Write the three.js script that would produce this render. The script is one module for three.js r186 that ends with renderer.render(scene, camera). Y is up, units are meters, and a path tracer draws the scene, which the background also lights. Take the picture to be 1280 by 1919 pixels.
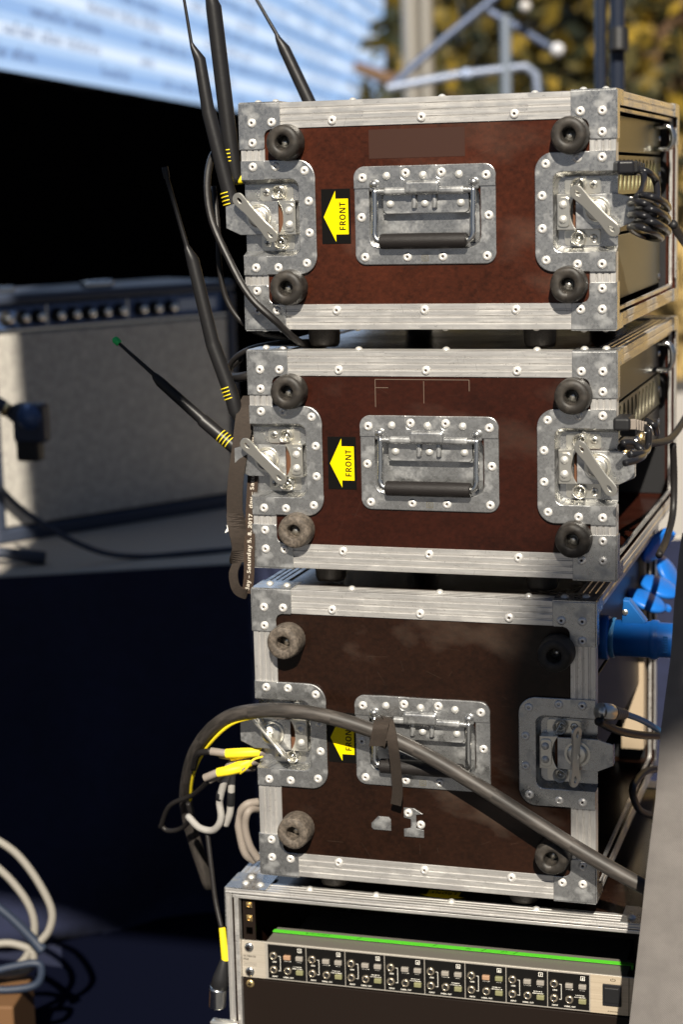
import * as THREE from 'three';
import { mergeGeometries, toCreasedNormals } from 'three/addons/utils/BufferGeometryUtils.js';
import { RoundedBoxGeometry } from 'three/addons/geometries/RoundedBoxGeometry.js';
import { RectAreaLightUniformsLib } from 'three/addons/lights/RectAreaLightUniformsLib.js';

// ------------------------------------------------------------------ camera, sky, sun, exposure
const scene = new THREE.Scene();
const camera = new THREE.PerspectiveCamera(31.0, 684 / 1024, 0.05, 120);
camera.position.set(0.5712, 0.1719, 2.156);
camera.rotation.set(-0.17434, 0.307, -0.02487, 'YXZ');
camera.focus = 2.24; camera.userData.fStop = 3.3;
camera.updateMatrixWorld(true);
const renderer = new THREE.WebGLRenderer({ antialias: true });
renderer.toneMapping = THREE.LinearToneMapping;
renderer.toneMappingExposure = 1.85;
renderer.outputColorSpace = THREE.SRGBColorSpace;
renderer.shadowMap.enabled = true; renderer.shadowMap.type = THREE.PCFSoftShadowMap;
renderer.setSize(684, 1024);
const SUN = new THREE.Vector3(0.30, 0.85, 1.0).normalize();
{ // clear blue sky, paler at the horizon
  const w = 256, h = 128, d = new Float32Array(w * h * 4);
  for (let j = 0; j < h; j++) for (let i = 0; i < w; i++) {
    const el = ((j + 0.5) / h - 0.5) * Math.PI, az = ((i + 0.5) / w - 0.5) * 2 * Math.PI;
    const v = new THREE.Vector3(Math.cos(el) * Math.cos(az), Math.sin(el), Math.cos(el) * Math.sin(az));
    const t = Math.max(0, Math.sin(el)), k = Math.pow(1 - t, 3), g = Math.pow(Math.max(0, v.dot(SUN)), 12) * 0.5;
    const o = (j * w + i) * 4, dn = el < 0 ? 0.55 : 1;
    d[o] = (0.17 + 0.42 * k + g) * dn; d[o + 1] = (0.30 + 0.40 * k + g * 0.92) * dn; d[o + 2] = (0.62 + 0.24 * k + g * 0.8) * dn; d[o + 3] = 1;
  }
  const t = new THREE.DataTexture(d, w, h, THREE.RGBAFormat, THREE.FloatType);
  t.mapping = THREE.EquirectangularReflectionMapping; t.magFilter = THREE.LinearFilter; t.minFilter = THREE.LinearFilter; t.needsUpdate = true;
  scene.background = t; scene.environment = t; scene.backgroundIntensity = 0.14; scene.environmentIntensity = 0.14;
}
const sun = new THREE.DirectionalLight(new THREE.Color(1, 0.925, 0.80), 5.0);
sun.position.copy(SUN).multiplyScalar(12); sun.target.position.set(0, -0.3, -0.5); scene.add(sun, sun.target);
sun.castShadow = true; sun.shadow.mapSize.set(4096, 4096); sun.shadow.radius = 1.1;
Object.assign(sun.shadow.camera, { left: -6, right: 6, top: 6, bottom: -6, near: 0.5, far: 40 });

// ------------------------------------------------------------------ helpers
let seed = 20240611;
const rnd = () => { seed = (seed + 0x6D2B79F5) | 0; let t = Math.imul(seed ^ seed >>> 15, 1 | seed); t = t + Math.imul(t ^ t >>> 7, 61 | t) ^ t; return ((t ^ t >>> 14) >>> 0) / 4294967296; };
const V = (x, y, z) => new THREE.Vector3(x, y, z);
const FPX = 959.5 / Math.tan(THREE.MathUtils.degToRad(31.0) / 2);
function rayDir(px, py) { return V((px - 640) / FPX, -(py - 959.5) / FPX, -1).applyEuler(camera.rotation); }
// a point of the photograph put at its real distance: on the plane z, on the plane x, or at a depth in metres
const at = (px, py, z) => { const d = rayDir(px, py), o = camera.position; return o.clone().addScaledVector(d, (z - o.z) / d.z); };
const atx = (px, py, x) => { const d = rayDir(px, py), o = camera.position; return o.clone().addScaledVector(d, (x - o.x) / d.x); };
const atd = (px, py, t) => camera.position.clone().addScaledVector(rayDir(px, py), t);

const used = {};
const numbered = n => { const k = used[n] = (used[n] ?? -1) + 1; return k ? `${n}_${String(k).padStart(3, '0')}` : n; };
function mesh(name, geo, m, parent) {
  const o = new THREE.Mesh(Array.isArray(geo) ? merge(geo) : geo, m); o.name = parent && parent !== scene ? name : numbered(name);
  o.castShadow = o.receiveShadow = true; (parent || scene).add(o); return o;
}
function thing(name, label, category, pos = [0, 0, 0], turn = 0, group) {
  const o = new THREE.Group(); o.name = numbered(name); o.position.set(...pos); o.rotation.y = turn; scene.add(o);
  return tag(o, label, category, group);
}
function tag(o, label, category, group) { o.userData.label = label; o.userData.category = category; if (group) o.userData.group = group; return o; }
function part(name, parent) { const g = new THREE.Group(); g.name = name; parent.add(g); return g; }
function struct(name, geo, m) { const o = mesh(name, geo, m); o.userData.kind = 'structure'; return o; }
function merge(list) {
  const l = list.map(g => { const q = g.index ? g.toNonIndexed() : g.clone(); for (const k of Object.keys(q.attributes)) if (!['position', 'normal', 'uv'].includes(k)) q.deleteAttribute(k); return q; });
  return mergeGeometries(l);
}
function uvm(geo, s = 1) { // uv in metres by the face's main direction
  const g = geo.index ? geo.toNonIndexed() : geo; const p = g.attributes.position; g.computeVertexNormals === undefined;
  const uv = new Float32Array(p.count * 2), a = V(), b = V(), c = V(), n = V();
  for (let i = 0; i < p.count; i += 3) {
    a.fromBufferAttribute(p, i); b.fromBufferAttribute(p, i + 1); c.fromBufferAttribute(p, i + 2);
    n.copy(b).sub(a).cross(c.clone().sub(a)); const x = Math.abs(n.x), y = Math.abs(n.y), z = Math.abs(n.z);
    [a, b, c].forEach((q, k) => { const [u, v] = z >= x && z >= y ? [q.x, q.y] : x >= y ? [q.z, q.y] : [q.x, q.z]; uv[(i + k) * 2] = u * s; uv[(i + k) * 2 + 1] = v * s; });
  }
  g.setAttribute('uv', new THREE.BufferAttribute(uv, 2)); return g;
}
function flip(g) { const q = g.index ? g.toNonIndexed() : g; for (const k of Object.keys(q.attributes)) { const a = q.attributes[k], s = a.itemSize; for (let i = 0; i < a.count; i += 3) for (let j = 0; j < s; j++) { const t = a.array[(i + 1) * s + j]; a.array[(i + 1) * s + j] = a.array[(i + 2) * s + j]; a.array[(i + 2) * s + j] = t; } } return q; }
const mirx = g => { const q = (g.index ? g.toNonIndexed() : g.clone()); q.applyMatrix4(new THREE.Matrix4().makeScale(-1, 1, 1)); return flip(q); };
const mv = (g, x, y, z) => g.translate(x, y, z);
const box = (w, h, d, x = 0, y = 0, z = 0) => uvm(new THREE.BoxGeometry(w, h, d)).translate(x, y, z);
const rbox = (w, h, d, r, x = 0, y = 0, z = 0, s = 2) => uvm(new RoundedBoxGeometry(w, h, d, s, r)).translate(x, y, z);
function rrect(x0, y0, x1, y1, r, S = THREE.Shape) {
  const rr = Array.isArray(r) ? r : [r, r, r, r], s = new S(); // bl, br, tr, tl
  s.moveTo(x0 + rr[0], y0); s.lineTo(x1 - rr[1], y0); if (rr[1]) s.absarc(x1 - rr[1], y0 + rr[1], rr[1], -Math.PI / 2, 0);
  s.lineTo(x1, y1 - rr[2]); if (rr[2]) s.absarc(x1 - rr[2], y1 - rr[2], rr[2], 0, Math.PI / 2);
  s.lineTo(x0 + rr[3], y1); if (rr[3]) s.absarc(x0 + rr[3], y1 - rr[3], rr[3], Math.PI / 2, Math.PI);
  s.lineTo(x0, y0 + rr[0]); if (rr[0]) s.absarc(x0 + rr[0], y0 + rr[0], rr[0], Math.PI, Math.PI * 1.5);
  return s;
}
const poly = (pts, S = THREE.Shape) => { const s = new S(); pts.forEach((p, i) => i ? s.lineTo(p[0], p[1]) : s.moveTo(p[0], p[1])); s.closePath(); return s; };
function plate(shape, t, bev = 0, z = 0, seg = 6) { // a plate with its back at z
  const g = new THREE.ExtrudeGeometry(shape, { depth: t - bev, bevelEnabled: bev > 0, bevelThickness: bev, bevelSize: bev, bevelOffset: -bev, bevelSegments: 2, curveSegments: seg });
  return uvm(g.translate(0, 0, z));
}
const lathe = (pts, seg = 16) => new THREE.LatheGeometry(pts.map(p => new THREE.Vector2(p[0], p[1])), seg).rotateX(Math.PI / 2); // axis along +z
function cyl(r0, r1, a, b, seg = 14) { // tapered rod from a to b
  const d = b.clone().sub(a), g = new THREE.CylinderGeometry(r1, r0, d.length(), seg);
  g.applyQuaternion(new THREE.Quaternion().setFromUnitVectors(V(0, 1, 0), d.clone().normalize())); return g.translate((a.x + b.x) / 2, (a.y + b.y) / 2, (a.z + b.z) / 2);
}
function sweep(pts, radii, { n = 0, seg = 12, caps = true, flat = null } = {}) { // tube with changing radius; n > 0 smooths the path
  let P = pts, Rr = typeof radii === 'number' ? pts.map(() => radii) : radii;
  if (n) { const c = new THREE.CatmullRomCurve3(pts, false, 'centripetal'); const m = n * (pts.length - 1); const q = [], rq = []; for (let i = 0; i <= m; i++) { const t = i / m; q.push(c.getPoint(t)); const f = t * (pts.length - 1), k = Math.min(pts.length - 2, Math.floor(f)); rq.push(Rr[k] + (Rr[k + 1] - Rr[k]) * (f - k)); } P = q; Rr = rq; }
  const pos = [], uv = [], idx = []; let T = V(), N = null, len = 0;
  P.forEach((p, i) => {
    T = (i === 0 ? P[1].clone().sub(p) : i === P.length - 1 ? p.clone().sub(P[i - 1]) : P[i + 1].clone().sub(P[i]).normalize().add(p.clone().sub(P[i - 1]).normalize())).normalize();
    if (!N) { N = (flat ? flat.clone() : Math.abs(T.y) < 0.9 ? V(0, 1, 0) : V(1, 0, 0)); } N.addScaledVector(T, -N.dot(T)).normalize(); const B = T.clone().cross(N); if (i) len += p.distanceTo(P[i - 1]);
    for (let k = 0; k <= seg; k++) { const a = k / seg * Math.PI * 2, r = Rr[i]; const q = p.clone().addScaledVector(N, Math.cos(a) * r).addScaledVector(B, Math.sin(a) * r); pos.push(q.x, q.y, q.z); uv.push(k / seg * 0.06, len); }
  });
  const s1 = seg + 1;
  for (let i = 0; i < P.length - 1; i++) for (let k = 0; k < seg; k++) { const a = i * s1 + k, b = a + 1, c = a + s1, d = c + 1; idx.push(a, b, c, b, d, c); }
  if (caps) for (const e of [0, P.length - 1]) { const c = pos.length / 3; pos.push(P[e].x, P[e].y, P[e].z); uv.push(0, 0); for (let k = 0; k < seg; k++) e ? idx.push(c, e * s1 + k, e * s1 + k + 1) : idx.push(c, k + 1, k); }
  const g = new THREE.BufferGeometry(); g.setAttribute('position', new THREE.Float32BufferAttribute(pos, 3)); g.setAttribute('uv', new THREE.Float32BufferAttribute(uv, 2)); g.setIndex(idx); g.computeVertexNormals(); return g;
}
function ribbon(pts, width, across, t = 0.0012) { // a strap: flat band along a path; across = vector or list of vectors
  const pos = [], uv = [], idx = []; let len = 0; const c = new THREE.CatmullRomCurve3(pts, false, 'centripetal'), m = (pts.length - 1) * 8;
  for (let i = 0; i <= m; i++) { const p = c.getPoint(i / m); if (i) len += p.distanceTo(c.getPoint((i - 1) / m)); const f = i / m * (pts.length - 1), k = Math.min(pts.length - 2, Math.floor(f)), A = Array.isArray(across) ? across[k].clone().lerp(across[k + 1], f - k) : across.clone(); A.normalize(); const T = c.getTangent(i / m), Nn = T.clone().cross(A).normalize();
    for (const [s, q] of [[-1, -1], [1, -1], [1, 1], [-1, 1]]) { const v = p.clone().addScaledVector(A, s * width / 2).addScaledVector(Nn, q * t / 2); pos.push(v.x, v.y, v.z); uv.push(s > 0 ? 1 : 0, len / width); } }
  for (let i = 0; i < m; i++) for (let k = 0; k < 4; k++) { const a = i * 4 + k, b = i * 4 + (k + 1) % 4; idx.push(a, b, a + 4, b, b + 4, a + 4); }
  const g = new THREE.BufferGeometry(); g.setAttribute('position', new THREE.Float32BufferAttribute(pos, 3)); g.setAttribute('uv', new THREE.Float32BufferAttribute(uv, 2)); g.setIndex(idx);
  return toCreasedNormals(g, 0.6);
}
// ------------------------------------------------------------------ textures
function hash2(x, y, s) { let h = Math.imul(x, 374761393) ^ Math.imul(y, 668265263) ^ Math.imul(s, 1274126177); h = Math.imul(h ^ h >>> 13, 1274126177); return ((h ^ h >>> 16) >>> 0) / 4294967296; }
function vnoise(x, y, per, s) { const xi = Math.floor(x), yi = Math.floor(y), f = x - xi, g = y - yi, u = f * f * (3 - 2 * f), v = g * g * (3 - 2 * g), w = q => ((q % per) + per) % per; const a = hash2(w(xi), w(yi), s), b = hash2(w(xi + 1), w(yi), s), c = hash2(w(xi), w(yi + 1), s), d = hash2(w(xi + 1), w(yi + 1), s); return (a + (b - a) * u) * (1 - v) + (c + (d - c) * u) * v; }
function fbm(x, y, per, s, o = 4) { let a = 0, k = 0.5, n = 0; for (let i = 0; i < o; i++) { a += k * vnoise(x, y, per, s + i * 7); n += k; x *= 2; y *= 2; per *= 2; k *= 0.5; } return a / n; }
function tex(w, h, fn, { srgb = false, rep = [1, 1] } = {}) {
  const d = new Uint8Array(w * h * 4); for (let j = 0; j < h; j++) for (let i = 0; i < w; i++) { const c = fn(i / w, j / h, i, j), o = (j * w + i) * 4; for (let k = 0; k < 3; k++) d[o + k] = Math.max(0, Math.min(255, (c.length ? c[k] : c) * 255)); d[o + 3] = 255; }
  const t = new THREE.DataTexture(d, w, h, THREE.RGBAFormat); t.wrapS = t.wrapT = THREE.RepeatWrapping; t.magFilter = THREE.LinearFilter; t.minFilter = THREE.LinearMipmapLinearFilter; t.generateMipmaps = true; if (srgb) t.colorSpace = THREE.SRGBColorSpace; t.repeat.set(...rep); t.needsUpdate = true; return t;
}
function canvasTex(w, h, draw) { const c = document.createElement('canvas'); c.width = w; c.height = h; draw(c.getContext('2d'), w, h); const t = new THREE.CanvasTexture(c); t.colorSpace = THREE.SRGBColorSpace; t.magFilter = THREE.LinearFilter; t.anisotropy = 8; return t; }
const S2 = v => Math.pow(v, 1 / 2.2);
function scratches(N, n, maxLen, along) { const ln = new Float32Array(N * N); for (let q = 0; q < n; q++) { const x = rnd() * N, y = rnd() * N, an = along ? (rnd() - 0.5) * 0.9 + (rnd() < 0.3 ? 1.4 : 0) : rnd() * 6.28, l = (0.15 + rnd() * rnd()) * maxLen * N, k = (rnd() < 0.6 ? -1 : 1) * (0.3 + 0.7 * rnd()), w = rnd() < 0.3 ? 2 : 1; for (let t = 0; t < l; t++) for (let d = 0; d < w; d++) { const i = Math.floor((x + Math.cos(an) * t + N * 2) % N), j = Math.floor((y + Math.sin(an) * t + d + N * 2) % N); ln[j * N + i] = k; } } return ln; }
const scrA = scratches(512, 130, 0.09, true), scrG = scratches(512, 170, 0.07, false);
// galvanised steel: crystalline blotches, grime and fine scratches
const galvF = (u, v, s) => { const a = fbm(u * 10, v * 10, 10, s, 4), b = vnoise(u * 46, v * 46, 46, s + 3), g = Math.max(0, fbm(u * 6, v * 6, 6, s + 9, 5) - 0.56) * 3.2; return [a * 0.6 + b * 0.4, g]; };
const galvMap = tex(512, 512, (u, v, i, j) => { const [a, g] = galvF(u, v, 5); const k = 0.50 + 0.20 * (a - 0.5) - 0.16 * Math.min(1, g) + 0.16 * scrG[j * 512 + i]; return [S2(k * 0.985), S2(k * 0.99), S2(k * 0.985)]; }, { srgb: true, rep: [11, 11] });
const galvRough = tex(512, 512, (u, v) => { const [a, g] = galvF(u, v, 5); return [0, 0.20 + 0.18 * a + 0.18 * Math.min(1, g), 1 - 0.45 * Math.min(1, g)]; }, { rep: [11, 11] });
const aluMap = tex(512, 512, (u, v, i, j) => { const st = vnoise(u * 9, v * 240, 240, 3) * 0.5 + vnoise(u * 40, v * 256, 256, 8) * 0.5, g = Math.max(0, fbm(u * 7, v * 7, 7, 21, 5) - 0.54) * 2.6, sp = hash2(i >> 1, j >> 1, 77) > 0.996 ? 0.25 : 0; const k = 0.68 + 0.16 * (st - 0.5) - 0.30 * Math.min(1, g) - sp + 0.30 * Math.min(0.3, scrA[j * 512 + i]); return [S2(k), S2(k * 0.97), S2(k * 0.93)]; }, { srgb: true, rep: [5, 5] });
const aluRough = tex(256, 256, (u, v) => { const g = Math.max(0, fbm(u * 7, v * 7, 7, 21, 5) - 0.54) * 2.6; return [0, 0.26 + 0.16 * vnoise(u * 4, v * 120, 120, 3) + 0.2 * Math.min(1, g), 1 - 0.4 * Math.min(1, g)]; }, { rep: [5, 5] });
function panelTex(s, r, g, b, dust) { // film-faced plywood: fine fibre print, hairline scratches, some rubbed-in dust
  const sc = []; for (let i = 0; i < 90; i++) sc.push([rnd(), rnd(), (rnd() - 0.5) * 1.2 + (rnd() < 0.5 ? 0 : 1.57), 0.01 + 0.06 * rnd() * rnd(), 0.3 + 0.7 * rnd()]);
  const N = 1024, ln = new Float32Array(N * N); for (const [x, y, an, l, k] of sc) for (let t = 0; t < l * N; t++) { const i = Math.floor((x * N + Math.cos(an) * t + N) % N), j = Math.floor((y * N + Math.sin(an) * t + N) % N); ln[j * N + i] = k; }
  return tex(N, N, (u, v, i, j) => {
    const a = fbm(u * 14, v * 14, 14, s, 4), f = fbm(u * 110, v * 150, 150, s + 4, 3), sp = hash2(i >> 1, j >> 1, s + 2), big = fbm(u * 3, v * 3, 3, s + 30, 3);
    const k = Math.max(0.25, 0.62 + 0.34 * (a - 0.5) + 0.5 * (f - 0.5) + 0.5 * (big - 0.5) + 0.16 * (sp - 0.5));
    const d = Math.max(0, fbm(u * 5 + v * 2, v * 9, 9, s + 11, 6) - 0.60) * dust * 1.3 + ln[j * N + i] * 0.22 * dust + (hash2(i, j, s) > 0.9992 ? 0.35 * dust : 0);
    return [S2(r * k + d * 0.12), S2(g * k + d * 0.085), S2(b * k + d * 0.06)];
  }, { srgb: true, rep: [2, 2] });
}
const panelRough = tex(512, 512, (u, v) => [0, 0.13 + 0.20 * fbm(u * 8, v * 8, 8, 44, 5), 0], { rep: [2, 2] });
const scratchBump = tex(512, 512, (u, v) => 0.5 + 0.5 * (fbm(u * 30, v * 30, 30, 91, 4) - 0.5), { rep: [5, 5] });
const rubberMap = tex(256, 256, (u, v) => { const a = fbm(u * 8, v * 8, 8, 61, 5), d = Math.max(0, a - 0.42) * 0.07; return [S2(0.014 + d), S2(0.0115 + d * 0.84), S2(0.0095 + d * 0.68)]; }, { srgb: true, rep: [14, 14] });
const weaveBump = tex(128, 128, (u, v, i, j) => { const x = (i >> 2) & 1, y = (j >> 2) & 1; return 0.35 + 0.45 * ((x ^ y) ? Math.sin((i & 3) / 3 * Math.PI) : Math.sin((j & 3) / 3 * Math.PI)); }, { rep: [60, 60] });
const clothMap = tex(256, 256, (u, v, i, j) => { const t = ((i + j) % 6 < 3 ? 1 : 0.72) * (0.85 + 0.3 * fbm(u * 8, v * 8, 8, 13, 4)); return [S2(0.17 * t), S2(0.155 * t), S2(0.145 * t)]; }, { srgb: true, rep: [9, 9] });
const grilleMap = tex(256, 256, (u, v, i, j) => { const st = (j % 8 < 4 ? 1 : 0.66) * (i % 6 < 3 ? 1 : 0.86) * (0.8 + 0.4 * vnoise(u * 30, v * 12, 30, 17)); return [S2(0.52 * st), S2(0.49 * st), S2(0.44 * st)]; }, { srgb: true, rep: [9, 9] });
const woodMap = tex(512, 512, (u, v) => { const r = fbm(u * 3, v * 40, 40, 31, 4), p = Math.abs((v * 5) % 1 - 0.5) > 0.47 ? 0.2 : 1; const k = (0.5 + 0.9 * (r - 0.3)) * p; return [S2(0.30 * k), S2(0.17 * k), S2(0.075 * k)]; }, { srgb: true });
const drapeMap = tex(256, 256, (u, v) => { const k = 0.8 + 0.4 * fbm(u * 20, v * 20, 20, 71, 3); return [S2(0.007 * k), S2(0.010 * k), S2(0.032 * k)]; }, { srgb: true, rep: [3, 3] });

// ------------------------------------------------------------------ materials
function mat(r, g, b, o = {}) { const m = new THREE.MeshPhysicalMaterial({ roughness: 0.6, metalness: 0, specularIntensity: o.metalness ? 1 : 0.6, ...o }); m.color.setRGB(r, g, b); return m; }
const M = {
  galv: mat(1, 1, 1, { map: galvMap, roughnessMap: galvRough, metalnessMap: galvRough, roughness: 1, metalness: 0.9, bumpMap: scratchBump, bumpScale: 0.0001 }),
  alu: mat(1, 1, 1, { map: aluMap, roughnessMap: aluRough, metalnessMap: aluRough, roughness: 1, metalness: 0.78, bumpMap: scratchBump, bumpScale: 0.00008 }),
  zinc: mat(0.70, 0.68, 0.62, { metalness: 0.9, roughness: 0.28, bumpMap: scratchBump, bumpScale: 0.0001 }),
  chrome: mat(0.68, 0.68, 0.66, { metalness: 1, roughness: 0.22 }),
  brass: mat(0.62, 0.46, 0.22, { metalness: 0.9, roughness: 0.35 }),
  rust: mat(0.10, 0.042, 0.02, { roughness: 0.8 }),
  rivet: mat(1, 1, 1, { vertexColors: true, metalness: 0.55, roughness: 0.42 }),
  panelA: mat(1, 1, 1, { map: panelTex(101, 0.060, 0.0118, 0.0042, 0.5), roughnessMap: panelRough, roughness: 1, specularIntensity: 0.42, clearcoat: 0.06, clearcoatRoughness: 0.3 }),
  panelB: mat(1, 1, 1, { map: panelTex(202, 0.027, 0.0046, 0.0019, 0.4), roughnessMap: panelRough, roughness: 1, specularIntensity: 0.42, clearcoat: 0.06, clearcoatRoughness: 0.3 }),
  panelC: mat(1, 1, 1, { map: panelTex(303, 0.016, 0.0048, 0.0020, 0.8), roughnessMap: panelRough, roughness: 1, specularIntensity: 0.42, clearcoat: 0.06, clearcoatRoughness: 0.3 }),
  rubber: mat(1, 1, 1, { map: rubberMap, roughness: 0.52 }),
  rubberDusty: mat(1, 1, 1, { map: tex(256, 256, (u, v) => { const a = fbm(u * 48, v * 48, 48, 67, 3); const d = 0.055 + Math.max(0, a - 0.35) * 0.16; return [S2(d), S2(d * 0.80), S2(d * 0.62)]; }, { srgb: true, rep: [9, 9] }), roughness: 0.7 }),
  grip: mat(0.012, 0.010, 0.0095, { roughness: 0.5, bumpMap: scratchBump, bumpScale: 0.0004 }),
  black: mat(0.012, 0.012, 0.013, { roughness: 0.5 }),
  blackGloss: mat(0.012, 0.012, 0.014, { roughness: 0.28 }),
  cable: mat(0.013, 0.0115, 0.011, { roughness: 0.45, bumpMap: scratchBump, bumpScale: 0.0003 }),
  cableDusty: mat(1, 1, 1, { map: tex(256, 256, (u, v) => { const d = Math.max(0, fbm(u * 16, v * 5, 16, 55, 5) - 0.38) * 0.08; return [S2(0.025 + d), S2(0.021 + d * 0.85), S2(0.018 + d * 0.74)]; }, { srgb: true, rep: [16.67, 9] }), roughness: 0.5 }),
  antenna: mat(0.011, 0.0105, 0.011, { roughness: 0.42, bumpMap: scratchBump, bumpScale: 0.0002 }),
  yellow: mat(0.80, 0.62, 0.02, { roughness: 0.5 }),
  green: mat(0.03, 0.55, 0.14, { roughness: 0.45 }),
  tape: mat(0.09, 0.50, 0.03, { roughness: 0.55 }),
  greyCable: mat(0.20, 0.17, 0.145, { roughness: 0.55 }),
  braid: mat(0.42, 0.40, 0.37, { roughness: 0.5, metalness: 0.3, bumpMap: weaveBump, bumpScale: 0.0002 }),
  blue: mat(0.009, 0.115, 0.43, { roughness: 0.38 }),
  blueCable: mat(0.03, 0.22, 0.48, { roughness: 0.4 }),
  olive: mat(0.20, 0.185, 0.095, { metalness: 0.45, roughness: 0.36 }),
  oliveDark: mat(0.16, 0.145, 0.10, { metalness: 0.45, roughness: 0.4 }),
  darkUnit: mat(0.016, 0.015, 0.015, { roughness: 0.35, metalness: 0.2 }),
  brownUnit: mat(0.011, 0.0075, 0.006, { roughness: 0.35, specularIntensity: 0.3 }),
  unitTop: mat(0.22, 0.20, 0.175, { metalness: 0.5, roughness: 0.45 }),
  faceplate: mat(0.52, 0.48, 0.42, { metalness: 0.6, roughness: 0.4, map: null }),
  ply: mat(0.32, 0.25, 0.17, { roughness: 0.7 }),
  cloth: mat(1, 1, 1, { map: clothMap, roughness: 0.9, bumpMap: weaveBump, bumpScale: 0.00006 }),
  drape: mat(1, 1, 1, { map: drapeMap, roughness: 0.92 }),
  backdrop: mat(0.0012, 0.0012, 0.0015, { roughness: 0.95, specularIntensity: 0 }),
  tolex: mat(0.03, 0.038, 0.06, { roughness: 0.55 }),
  ampPanel: mat(0.05, 0.09, 0.20, { roughness: 0.4, metalness: 0.3 }),
  grille: mat(1, 1, 1, { map: grilleMap, roughness: 0.75 }),
  stageTop: mat(0.36, 0.33, 0.29, { roughness: 0.8 }),
  strap: null,
};
const vc = (g, f) => { const p = g.attributes.position, c = new Float32Array(p.count * 3); for (let i = 0; i < p.count; i++) { const q = f(p.getX(i), p.getY(i), p.getZ(i)); c.set(q, i * 3); } g.setAttribute('color', new THREE.BufferAttribute(c, 3)); return g; };
// pop rivet with the hole left by its mandrel, and a solid dome rivet; both stand on z = 0
const popGeo = vc(lathe([[0, 0.0003], [0.0014, 0.0003], [0.0016, 0.0021], [0.0028, 0.0024], [0.0044, 0.0019], [0.0055, 0.0008], [0.0056, -0.0002]], 18), (x, y) => { const r = Math.hypot(x, y); return r < 0.00155 ? [0.05, 0.035, 0.028] : [0.72, 0.70, 0.67]; });
const domeGeo = vc(lathe([[0, 0.0036], [0.002, 0.0033], [0.0038, 0.0022], [0.0048, 0.0006], [0.005, -0.0002]], 16), () => [0.60, 0.59, 0.56]);
const screwGeo = (() => { const g = lathe([[0, 0.0018], [0.003, 0.0017], [0.0046, 0.0009], [0.005, -0.0003]], 16); return g; })();
const crossGeo = merge([box(0.0052, 0.0012, 0.0006, 0, 0, 0.0019), box(0.0012, 0.0052, 0.0006, 0, 0, 0.0020)]);
function pop(parent, x, y, z, dome) { const o = mesh('rivet', dome ? domeGeo : popGeo, M.rivet, parent); o.position.set(x, y, z); o.rotation.z = rnd() * 6.28; return o; }
const plainRivetGeo = domeGeo;

// ------------------------------------------------------------------ flight case parts
// L-angle edge extrusion with grooves. Section (p, q): p runs along the first face, q along the second; t along the edge.
function extrusion(len, lp, lq, origin, P, Q, T) {
  const th = 0.0017, gw = 0.0015, gd = 0.0011, pts = [[0.0006, 0]];
  const grooves = (L) => { const n = L > 0.025 ? 4 : 2, r = []; for (let i = 1; i < n; i++) r.push(L * i / n); return r; };
  for (const g of grooves(lp)) pts.push([g - gw, 0], [g - gw * 0.3, gd], [g + gw * 0.3, gd], [g + gw, 0]);
  pts.push([lp - 0.0004, 0], [lp, 0.0004], [lp, th], [th, th], [th, lq], [0.0004, lq], [0, lq - 0.0004]);
  for (const g of grooves(lq).reverse()) pts.push([0, g + gw], [gd, g + gw * 0.3], [gd, g - gw * 0.3], [0, g - gw]);
  pts.push([0, 0.0006]);
  let g = uvx(new THREE.ExtrudeGeometry(poly(pts), { depth: len, bevelEnabled: false }));
  const m = new THREE.Matrix4().makeBasis(P, Q, T).setPosition(origin); g.applyMatrix4(m); if (m.determinant() < 0) g = flip(g);
  return g;
}
function uvx(g) { const q = g.index ? g.toNonIndexed() : g, p = q.attributes.position, uv = new Float32Array(p.count * 2), off = rnd(); for (let i = 0; i < p.count; i++) { uv[2 * i] = p.getZ(i) + off; uv[2 * i + 1] = p.getX(i) - p.getY(i) + off * 3; } q.setAttribute('uv', new THREE.BufferAttribute(uv, 2)); return q; }
// sloping wall of a pressed dish between two outlines
function wall(a, b, za, zb, closed) {
  const pos = [], n = a.length, m = closed ? n : n - 1;
  for (let i = 0; i < m; i++) { const j = (i + 1) % n, A = [...a[i], za], B = [...a[j], za], C = [...b[i], zb], D = [...b[j], zb]; pos.push(...A, ...C, ...B, ...B, ...C, ...D); }
  const g = new THREE.BufferGeometry(); g.setAttribute('position', new THREE.Float32BufferAttribute(pos, 3)); g.computeVertexNormals();
  const uv = new Float32Array(pos.length / 3 * 2); for (let i = 0; i < pos.length / 3; i++) { uv[2 * i] = pos[3 * i] + pos[3 * i + 2]; uv[2 * i + 1] = pos[3 * i + 1] + pos[3 * i + 2]; } g.setAttribute('uv', new THREE.BufferAttribute(uv, 2));
  return toCreasedNormals(g, 0.9);
}
const ringPts = (x0, y0, x1, y1, r, k = 6) => { const o = [], c = [[x1 - r, y0 + r, -90], [x1 - r, y1 - r, 0], [x0 + r, y1 - r, 90], [x0 + r, y0 + r, 180]]; for (const [cx, cy, a0] of c) for (let i = 0; i <= k; i++) { const a = (a0 + 90 * i / k) * Math.PI / 180; o.push([cx + r * Math.cos(a), cy + r * Math.sin(a)]); } return o; };
const cPts = (x1, h, r, k = 6) => { const o = [[-0.0005, -h]]; for (let i = 0; i <= k; i++) { const a = (-90 + 90 * i / k) * Math.PI / 180; o.push([x1 - r + r * Math.cos(a), -h + r + r * Math.sin(a)]); } for (let i = 0; i <= k; i++) { const a = 90 * i / k * Math.PI / 180; o.push([x1 - r + r * Math.cos(a), h - r + r * Math.sin(a)]); } o.push([-0.0005, h]); return o; };

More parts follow.
